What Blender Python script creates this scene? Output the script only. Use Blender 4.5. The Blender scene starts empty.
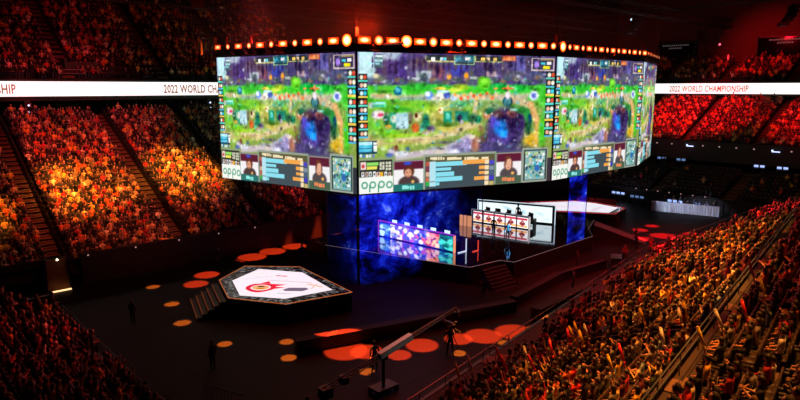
import bpy, math, random
import numpy as np
from mathutils import Vector, Matrix
random.seed(11)
rng = np.random.default_rng(11)
PI = math.pi
SC = bpy.context.scene
COL = SC.collection

# ------------------------------------------------------------------ helpers
def s2l(c):
    return c/12.92 if c <= 0.04045 else ((c+0.055)/1.055)**2.4
def hexc(h, a=1.0):
    return (s2l(int(h[0:2],16)/255), s2l(int(h[2:4],16)/255), s2l(int(h[4:6],16)/255), a)

MATS = {}
def mat(name, col='808080', rough=0.6, metal=0.0, emit=None, estr=1.0, spec=0.5, noise=None, objcol=False):
    """noise=(scale, amount, hex2): mottled surface colour"""
    if name in MATS: return MATS[name]
    m = bpy.data.materials.new(name); m.use_nodes = True
    nt = m.node_tree; b = nt.nodes['Principled BSDF']
    b.inputs['Base Color'].default_value = hexc(col)
    b.inputs['Roughness'].default_value = rough
    b.inputs['Metallic'].default_value = metal
    b.inputs['Specular IOR Level'].default_value = spec
    if emit:
        b.inputs['Emission Color'].default_value = hexc(emit)
        b.inputs['Emission Strength'].default_value = estr
    if noise:
        tc = nt.nodes.new('ShaderNodeTexCoord'); n = nt.nodes.new('ShaderNodeTexNoise')
        n.inputs['Scale'].default_value = noise[0]; n.inputs['Detail'].default_value = 5
        nt.links.new(tc.outputs['Object'], n.inputs['Vector'])
        r = nt.nodes.new('ShaderNodeValToRGB')
        r.color_ramp.elements[0].position = 0.5-noise[1]; r.color_ramp.elements[0].color = hexc(col)
        r.color_ramp.elements[1].position = 0.5+noise[1]; r.color_ramp.elements[1].color = hexc(noise[2])
        nt.links.new(n.outputs['Fac'], r.inputs['Fac'])
        nt.links.new(r.outputs['Color'], b.inputs['Base Color'])
    if objcol:
        oi = nt.nodes.new('ShaderNodeObjectInfo')
        nt.links.new(oi.outputs['Color'], b.inputs['Base Color'])
    MATS[name] = m
    return m

def vcol_mat(name, estr=None):
    if name in MATS: return MATS[name]
    m = bpy.data.materials.new(name); m.use_nodes = True
    nt = m.node_tree; b = nt.nodes['Principled BSDF']
    a = nt.nodes.new('ShaderNodeAttribute'); a.attribute_name = 'col'
    if estr is not None:
        b.inputs['Base Color'].default_value = (0.01,0.01,0.01,1)
        b.inputs['Roughness'].default_value = 0.35
        nt.links.new(a.outputs['Color'], b.inputs['Emission Color'])
        b.inputs['Emission Strength'].default_value = estr
    else:
        nt.links.new(a.outputs['Color'], b.inputs['Base Color'])
        b.inputs['Roughness'].default_value = 0.75
    MATS[name] = m
    return m

class MB:
    def __init__(self): self.v=[]; self.f=[]; self.m=[]; self.mats=[]
    def mi(self, m):
        if m not in self.mats: self.mats.append(m)
        return self.mats.index(m)
    def add(self, vs, fs, m):
        o=len(self.v); k=self.mi(m)
        self.v += [tuple(p) for p in vs]
        for f in fs: self.f.append(tuple(o+i for i in f)); self.m.append(k)
        return self
    def box(self, c, s, m, rz=0.0, M=None):
        x,y,z=(s[0]/2,s[1]/2,s[2]/2)
        vs=[(-x,-y,-z),(x,-y,-z),(x,y,-z),(-x,y,-z),(-x,-y,z),(x,-y,z),(x,y,z),(-x,y,z)]
        cr,sr=math.cos(rz),math.sin(rz)
        vs=[(a*cr-b*sr,a*sr+b*cr,d) for a,b,d in vs]
        if M is not None: vs=[tuple(M@Vector(p)) for p in vs]
        vs=[(c[0]+a,c[1]+b,c[2]+d) for a,b,d in vs]
        return self.add(vs,[(3,2,1,0),(4,5,6,7),(0,1,5,4),(1,2,6,5),(2,3,7,6),(3,0,4,7)],m)
    def prism(self, poly, z0, z1, m, mtop=None):
        n=len(poly)
        a=sum(poly[i][0]*poly[(i+1)%n][1]-poly[(i+1)%n][0]*poly[i][1] for i in range(n))
        if a<0: poly=poly[::-1]
        vs=[(p[0],p[1],z0) for p in poly]+[(p[0],p[1],z1) for p in poly]
        self.add(vs,[tuple(range(n-1,-1,-1))]+[(i,(i+1)%n,n+(i+1)%n,n+i) for i in range(n)],m)
        self.add(vs[n:],[tuple(range(n))],mtop or m)
        return self
    def tube(self, p0, p1, r0, m, r1=None, n=6, caps=True):
        p0=Vector(p0);p1=Vector(p1); d=(p1-p0)
        if d.length<1e-6: return self
        q=d.normalized().to_track_quat('Z','Y'); r1=r0 if r1 is None else r1
        vs=[]
        for p,r in ((p0,r0),(p1,r1)):
            for i in range(n):
                a=2*PI*i/n; vs.append(tuple(p+q@Vector((r*math.cos(a),r*math.sin(a),0))))
        fs=[(i,(i+1)%n,n+(i+1)%n,n+i) for i in range(n)]
        if caps: fs+= [tuple(range(n-1,-1,-1)),tuple(range(n,2*n))]
        return self.add(vs,fs,m)
    def ball(self, c, r, m, nu=8, nv=5, M=None):
        """r = (rx,ry,rz)"""
        vs=[];fs=[]
        vs.append((0,0,-1))
        for j in range(1,nv):
            t=-PI/2+PI*j/nv
            for i in range(nu):
                a=2*PI*i/nu; vs.append((math.cos(t)*math.cos(a),math.cos(t)*math.sin(a),math.sin(t)))
        vs.append((0,0,1)); top=len(vs)-1
        for i in range(nu): fs.append((0,1+(i+1)%nu,1+i))
        for j in range(nv-2):
            for i in range(nu):
                a=1+j*nu+i;b=1+j*nu+(i+1)%nu; fs.append((a,b,b+nu,a+nu))
        for i in range(nu): fs.append((1+(nv-2)*nu+i,1+(nv-2)*nu+(i+1)%nu,top))
        vs=[(p[0]*r[0],p[1]*r[1],p[2]*r[2]) for p in vs]
        if M is not None: vs=[tuple(M@Vector(p)) for p in vs]
        vs=[(c[0]+p[0],c[1]+p[1],c[2]+p[2]) for p in vs]
        return self.add(vs,fs,m)
    def mesh(self, name, smooth=False):
        me=bpy.data.meshes.new(name); me.from_pydata(self.v,[],self.f)
        for m in self.mats: me.materials.append(m)
        me.polygons.foreach_set('material_index',self.m)
        if smooth: me.polygons.foreach_set('use_smooth',[True]*len(self.f))
        me.update(); return me
    def build(self, name, parent=None, loc=None, rot=None, smooth=False):
        o=bpy.data.objects.new(name,self.mesh(name,smooth)); COL.objects.link(o)
        if parent is not None: o.parent=parent
        if loc is not None: o.location=loc
        if rot is not None: o.rotation_euler=rot
        return o

def tag(o, label=None, cat=None, group=None, kind=None):
    if label: o['label']=label
    if cat: o['category']=cat
    if group: o['group']=group
    if kind: o['kind']=kind
    return o
def empty(name, loc=(0,0,0), rz=0.0, label=None, cat=None, group=None):
    o=bpy.data.objects.new(name,None); COL.objects.link(o); o.location=loc; o.rotation_euler=(0,0,rz)
    return tag(o,label,cat,group)
def struct(o): o['kind']='structure'; return o
def dup_tree(o, loc=None, rz=None, label=None, parent=None, color=None, memo=None):
    c=o.copy(); COL.objects.link(c)
    if parent is not None: c.parent=parent
    if loc is not None: c.location=loc
    if rz is not None: c.rotation_euler=(0,0,rz)
    if label: c['label']=label
    for ch in KIDS.get(o.name,[]): dup_tree(ch,parent=c)
    return c
KIDS={}
def learn(o):
    """remember an object's children so copies can be made without walking the scene each time"""
    KIDS[o.name]=list(o.children)
    for ch in o.children: learn(ch)

# ------------------------------------------------------------------ camera: on the mezzanine, at the height of the ribbon board
PITCH=math.radians(10.3); HEAD=math.radians(42); CAMZ=15.0; FPX=617.0
cd=bpy.data.cameras.new('camera'); cam=bpy.data.objects.new('camera',cd); COL.objects.link(cam)
cam.location=(0,0,CAMZ); cam.rotation_euler=(PI/2-PITCH,0,-HEAD)
cd.sensor_width=36; cd.lens=FPX/800*36; cd.clip_end=400; cd.clip_start=0.1
SC.camera=cam
def seen(x,y,z,mg=120):
    """(in frame?, distance) of a point, to leave out what the frame never shows"""
    yy=x*math.sin(HEAD)+y*math.cos(HEAD); xx=x*math.cos(HEAD)-y*math.sin(HEAD)
    d=yy*math.cos(PITCH)-(z-CAMZ)*math.sin(PITCH)
    if d<1: return False,d
    px=400+FPX*xx/d; py=200-FPX*(yy*math.sin(PITCH)+(z-CAMZ)*math.cos(PITCH))/d
    return (-mg<px<800+mg and -mg<py<400+mg*1.5), d

SC.view_settings.view_transform='Standard'; SC.view_settings.look='None'
SC.view_settings.gamma=1.0; SC.view_settings.exposure=0.0; SC.view_settings.use_curve_mapping=False
w=bpy.data.worlds.new('world'); SC.world=w; w.use_nodes=True
w.node_tree.nodes['Background'].inputs[0].default_value=(0.010,0.002,0.004,1)
w.node_tree.nodes['Background'].inputs[1].default_value=0.12
SC.cycles.max_bounces=4; SC.cycles.diffuse_bounces=1; SC.cycles.glossy_bounces=3
SC.cycles.transparent_max_bounces=10; SC.cycles.volume_bounces=0
SC.cycles.sample_clamp_indirect=4.0; SC.cycles.use_denoising=True

# ------------------------------------------------------------------ materials
concrete=mat('tier_concrete','16120f',0.85,noise=(1.5,0.2,'1e1814'))
stairmat=mat('stair_concrete','4c3a2c',0.85,noise=(3,0.3,'5c4836'))
blackm=mat('black_paint','0b0a0b',0.5)
blackgloss=mat('black_gloss','08080b',0.08)
dark=mat('dark_wall','16120f',0.8)
seatm=mat('seat_plastic','241316',0.6)
steel=mat('brushed_steel','8a8a90',0.35,1.0)
darksteel=mat('dark_steel','26262a',0.45,0.6)
fabric=mat('black_fabric','101012',0.95)

# ------------------------------------------------------------------ floor, walls, ceiling
f=MB()
floorm=bpy.data.materials.new('arena_floor'); floorm.use_nodes=True
nt=floorm.node_tree; b=nt.nodes['Principled BSDF']; tc=nt.nodes.new('ShaderNodeTexCoord')
n=nt.nodes.new('ShaderNodeTexNoise'); n.inputs['Scale'].default_value=0.35; n.inputs['Detail'].default_value=6
r=nt.nodes.new('ShaderNodeValToRGB'); r.color_ramp.elements[0].color=hexc('0e0908'); r.color_ramp.elements[1].color=hexc('130d0b')
r.color_ramp.elements[0].position=.35; r.color_ramp.elements[1].position=.65
nt.links.new(tc.outputs['Object'],n.inputs['Vector']); nt.links.new(n.outputs['Fac'],r.inputs['Fac']); nt.links.new(r.outputs['Color'],b.inputs['Base Color'])
b.inputs['Roughness'].default_value=0.6; b.inputs['Specular IOR Level'].default_value=0.12
f.box((42,35,-0.1),(120,80,0.2),floorm)
struct(f.build('floor'))
c=MB(); c.box((48,42,34.2),(150,130,0.4),mat('ceiling_paint','0c0a0c',0.9)); struct(c.build('ceiling'))
wl=MB(); wl.box((48,101,17),(150,0.5,34.4),dark); struct(wl.build('wall_back'))
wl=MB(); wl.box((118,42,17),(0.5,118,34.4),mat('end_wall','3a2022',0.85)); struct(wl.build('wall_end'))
# ------------------------------------------------------------------ seating tiers
SEATS=[]   # x,y,z(tread),facing,row,seat-name info,zone
def tier(name, origin, ax, back, a0, a1, rows, d, rise, z0, aisles=(), aw=1.7, zone='', rowskip=(), facing=0.0, spacing=0.52, keep=None, base=None, walls=True, fill=0.95):
    """origin: a point of the front line; ax: unit vector along the rows; back: unit vector up the tier"""
    ax=Vector(ax); back=Vector(back); O=Vector(origin)
    rz=math.atan2(ax.y,ax.x)
    t=MB(); st=MB()
    for r in range(rows):
        z=z0+r*rise
        c=O+ax*((a0+a1)/2)+back*((r+.5)*d)
        t.box((c.x,c.y,z-0.35),(a1-a0,d,0.7),concrete,rz)
    for aa in aisles:
        for r in range(rows):
            for h in (0,1):
                z=z0+r*rise+rise*(.5 if h else 0)+.02
                c=O+ax*aa+back*((r+.25+.5*h)*d)
                st.box((c.x,c.y,z-.15),(aw,d*.5,0.34),stairmat,rz)
        if walls:
            # low black panel added for the dark strip beside the steps
            p0=O+ax*(aa+aw/2+.08); p1=p0+back*(rows*d)
            for k in range(rows):
                q=p0+back*((k+.5)*d)
                t.box((q.x,q.y,z0+k*rise+.45),(.10,d,.9),blackm,rz)
    struct(t.build(name))
    if aisles: struct(st.build('aisle_stair'))
    for r in range(rows):
        if r in rowskip: continue
        z=z0+r*rise
        n=int((a1-a0)/spacing)
        block=0; seat=0; prev=None
        for i in range(n):
            a=a0+(i+.5)*spacing
            blk=sum(1 for q in aisles if a>q)
            if any(-(aw/2+.22)<a-q<(aw/2+.22+(.35 if walls else 0)) for q in aisles): prev=None; continue
            if blk!=prev: seat=0; prev=blk
            seat+=1
            p=O+ax*a+back*((r+.5)*d)
            if keep and not keep(p.x,p.y,z): continue
            ok,dist=seen(p.x,p.y,z+.8)
            if not ok: continue
            SEATS.append((p.x,p.y,z,facing,r,blk,seat,zone,dist,fill))

c10,s10=math.cos(math.radians(10)),math.sin(math.radians(10))
LEFT_AISLES=(11.0,20.7,29.0)
tier('seating_tier',(0,51,0),(1,0,0),(0,1,0),-6,35.6,32,.66,.333,1.5,LEFT_AISLES,1.1,'left',facing=PI,spacing=.42)
NEAR_AISLES=(3.2,12.2,21.2,30.2)
tier('seating_tier',(49,24,0),(c10,s10,0),(s10,-c10,0),-38,0,13,.80,.30,1.0,tuple(-38+q for q in NEAR_AISLES),1.0,'near',rowskip=(0,1,2),facing=math.radians(10),keep=lambda x,y,z:x<49,walls=False,fill=.97,spacing=.49)
tier('seating_tier',(49+s10*10.6,24-c10*10.6,0),(c10,s10,0),(s10,-c10,0),-38,0,17,.80,.30,5.7,tuple(-36+q for q in NEAR_AISLES),1.0,'rear',rowskip=(0,),facing=math.radians(10),keep=lambda x,y,z:x<51,walls=False,fill=.93,spacing=.50)
tier('seating_tier',(49,24,0),(1,0,0),(0,-1,0),0.2,32,27,.80,.30,1.0,(8.2,17.2,26.2),1.0,'nearfar',rowskip=(0,1,2,3,4,5,13),facing=0,keep=lambda x,y,z:x>49.2 and y>24-24*(1.0 if x>53 else .45),walls=False,fill=.97,spacing=.49)
tier('seating_tier',(8.7,41.5,0),(0,-1,0),(-1,0,0),0,20,20,.85,.33,1.0,(9.5,),1.1,'end',facing=-PI/2,walls=False,fill=.93)
tier('seating_tier',(86,4,0),(0,1,0),(1,0,0),0,54,18,.71,.342,7.6,(6,15,24,33,42),1.0,'far',facing=PI/2,walls=False,fill=.96,spacing=.45)
tier('seating_tier',(78.5,4,0),(0,1,0),(1,0,0),0,54,8,.85,.33,1.6,(6,15,24,33,42),1.3,'farlow',facing=PI/2,walls=False,fill=.10)
tier('seating_tier',(0,72.6,0),(1,0,0),(0,1,0),-10,52,26,.85,.55,16.0,(-1.5,8.5,18.5,28.5,38.5),1.2,'upper',facing=PI,walls=False,fill=.8,spacing=.48)
tier('seating_tier',(97.6,4,0),(0,1,0),(1,0,0),0,56,7,.85,.42,16.0,(6,15,24,33,42),1.3,'upperfar',facing=PI/2,walls=False,fill=.9)

# front walls of the tiers, parapets, concourse walls
wallm=mat('tier_front_wall','0f0c0c',0.7)
m=MB(); m.box((1.9,50.8,1.2),(6.2,.3,2.4),wallm); m.box((24.2,50.8,1.2),(23.4,.3,2.4),wallm); m.box((8.3,50.8,2.15),(7.5,.3,.5),wallm)
m.box((5.0,52.6,1.0),(.2,3.4,2.0),blackm); m.box((10.4,52.6,1.0),(.2,3.4,2.0),blackm); m.box((7.7,54.2,1.0),(5.4,.2,2.0),blackm)
m.box((35.75,61,6),(.25,20.4,12),blackm)
struct(m.build('wall_left_front'))
m=MB(); m.box((30.5-.6,20.9,.45),(38.4,.2,.9),blackm,math.radians(10)); m.box((65,24.1,.45),(32,.2,.9),blackm); struct(m.build('wall_near_front'))
m=MB(); m.box((8.8,31.5,.45),(.2,20,.9),blackm); m.box((1.5,42.0,1.2),(14,.3,2.2),blackm); struct(m.build('wall_entry_front'))
m=MB(); m.box((85.9,31,6.6),(.2,54,2.6),mat('far_fascia','120c0e',.7)); m.box((78.3,31,.75),(.2,54,1.5),blackm)
m.box((85.2,31,4.2),(1.4,54,.25),blackm); struct(m.build('wall_end_front'))
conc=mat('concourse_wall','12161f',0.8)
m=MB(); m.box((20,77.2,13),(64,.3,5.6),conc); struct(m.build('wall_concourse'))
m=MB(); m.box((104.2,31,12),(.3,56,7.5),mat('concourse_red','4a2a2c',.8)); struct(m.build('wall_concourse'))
m=MB(); m.box((20,84,13.9),(64,23,.4),blackm); m.box((107,32,13.9),(18,58,.4),blackm); struct(m.build('slab_upper_deck'))
m=MB(); m.box((23,74.6,12.0),(58,4.6,.25),concrete); m.box((101,31,13.55-.3),(5.5,54,.25),concrete); struct(m.build('floor_concourse'))
# doorways, curtains and figures' backdrop in the concourse
def portal(x,y,z,w_,h,rz,label):
    t=empty('concourse_doorway',(x,y,z),rz,label,'doorway','doorways along the concourse')
    a=MB(); a.box((0,0,h/2),(w_,.12,h),mat('portal_dark','050506',.9)); a.build('opening',t)
    a=MB(); a.box((-w_/2,-.1,h/2),(.15,.2,h),darksteel); a.box((w_/2,-.1,h/2),(.15,.2,h),darksteel); a.box((0,-.1,h),(w_+.3,.2,.15),darksteel); a.build('frame',t)
for i,(x,w_) in enumerate([(13.2,1.6),(16.3,1.2),(22.0,2.6),(27.4,1.6),(33,2.4)]):
    portal(x,76.95,12.15,w_,1.75,0,'dark concourse doorway above the orange-lit stand, %s from the entry corner'%['first','second','third','fourth','fifth'][i])
for i,(y,w_) in enumerate([(46.6,1.6),(43.5,2.5),(39.2,2.0),(35.2,1.8),(30.5,2.2)]):
    portal(103.9,y,13.4,w_,1.4,-PI/2,'dark concourse doorway above the red-lit end stand, %s from the hanging screen'%['first','second','third','fourth','fifth'][i])

# upper far boxes: dark glazed boxes either side of a red wall
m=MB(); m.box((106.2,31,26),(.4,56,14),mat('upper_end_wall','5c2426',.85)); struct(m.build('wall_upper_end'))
# ------------------------------------------------------------------ ribbon boards with their lettering
ribm=mat('ribbon_led','e8e8e8',0.6,emit='fffaf8',estr=1.25)
ribtext=mat('ribbon_letters','905040',0.6,emit='b06a54',estr=.6)
def lettering(text, size, parent, loc, rot, m, name='lettering', extrude=0.01, sx=1.0):
    cu=bpy.data.curves.new('text','FONT'); cu.body=text; cu.size=size; cu.extrude=extrude; cu.offset=.028; cu.resolution_u=2
    cu.space_character=1.05
    o=bpy.data.objects.new('tmp',cu); COL.objects.link(o)
    bpy.context.view_layer.update()
    me=bpy.data.meshes.new_from_object(o.evaluated_get(bpy.context.evaluated_depsgraph_get()))
    bpy.data.objects.remove(o); me.materials.clear(); me.materials.append(m)
    p=bpy.data.objects.new(name,me); COL.objects.link(p); p.parent=parent; p.location=loc; p.rotation_euler=rot; p.scale=(sx,1,1)
    return p
rb=empty('ribbon_board',(0,72.3,14.15),0,'long white lit ribbon board above the orange-lit stand','display board')
a=MB(); a.box((22,0,.75),(64,.2,1.5),ribm); a.build('led_strip',rb)
a=MB(); a.box((22,.25,.75),(64.2,.3,1.9),blackm); a.build('housing',rb)
LT='2022 WORLD CHAMPIONSHIP'
lettering(LT,1.32,rb,(28.2,-.12,.28),(PI/2,0,0),ribtext,sx=.62)
lettering(LT,1.32,rb,(1.9,-.12,.28),(PI/2,0,0),ribtext,sx=.62)
rb=empty('ribbon_board',(97.3,0,14.15),0,'white lit ribbon board above the red-lit end stand','display board')
a=MB(); a.box((0,32,.75),(.2,56,1.5),ribm); a.build('led_strip',rb)
a=MB(); a.box((.25,32,.75),(.3,56.2,1.9),blackm); a.build('housing',rb)
lettering(LT,1.32,rb,(-.12,44.8,.28),(PI/2,0,-PI/2),ribtext,sx=.62)
lettering(LT,1.32,rb,(-.12,22.5,.28),(PI/2,0,-PI/2),ribtext,sx=.62)
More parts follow.
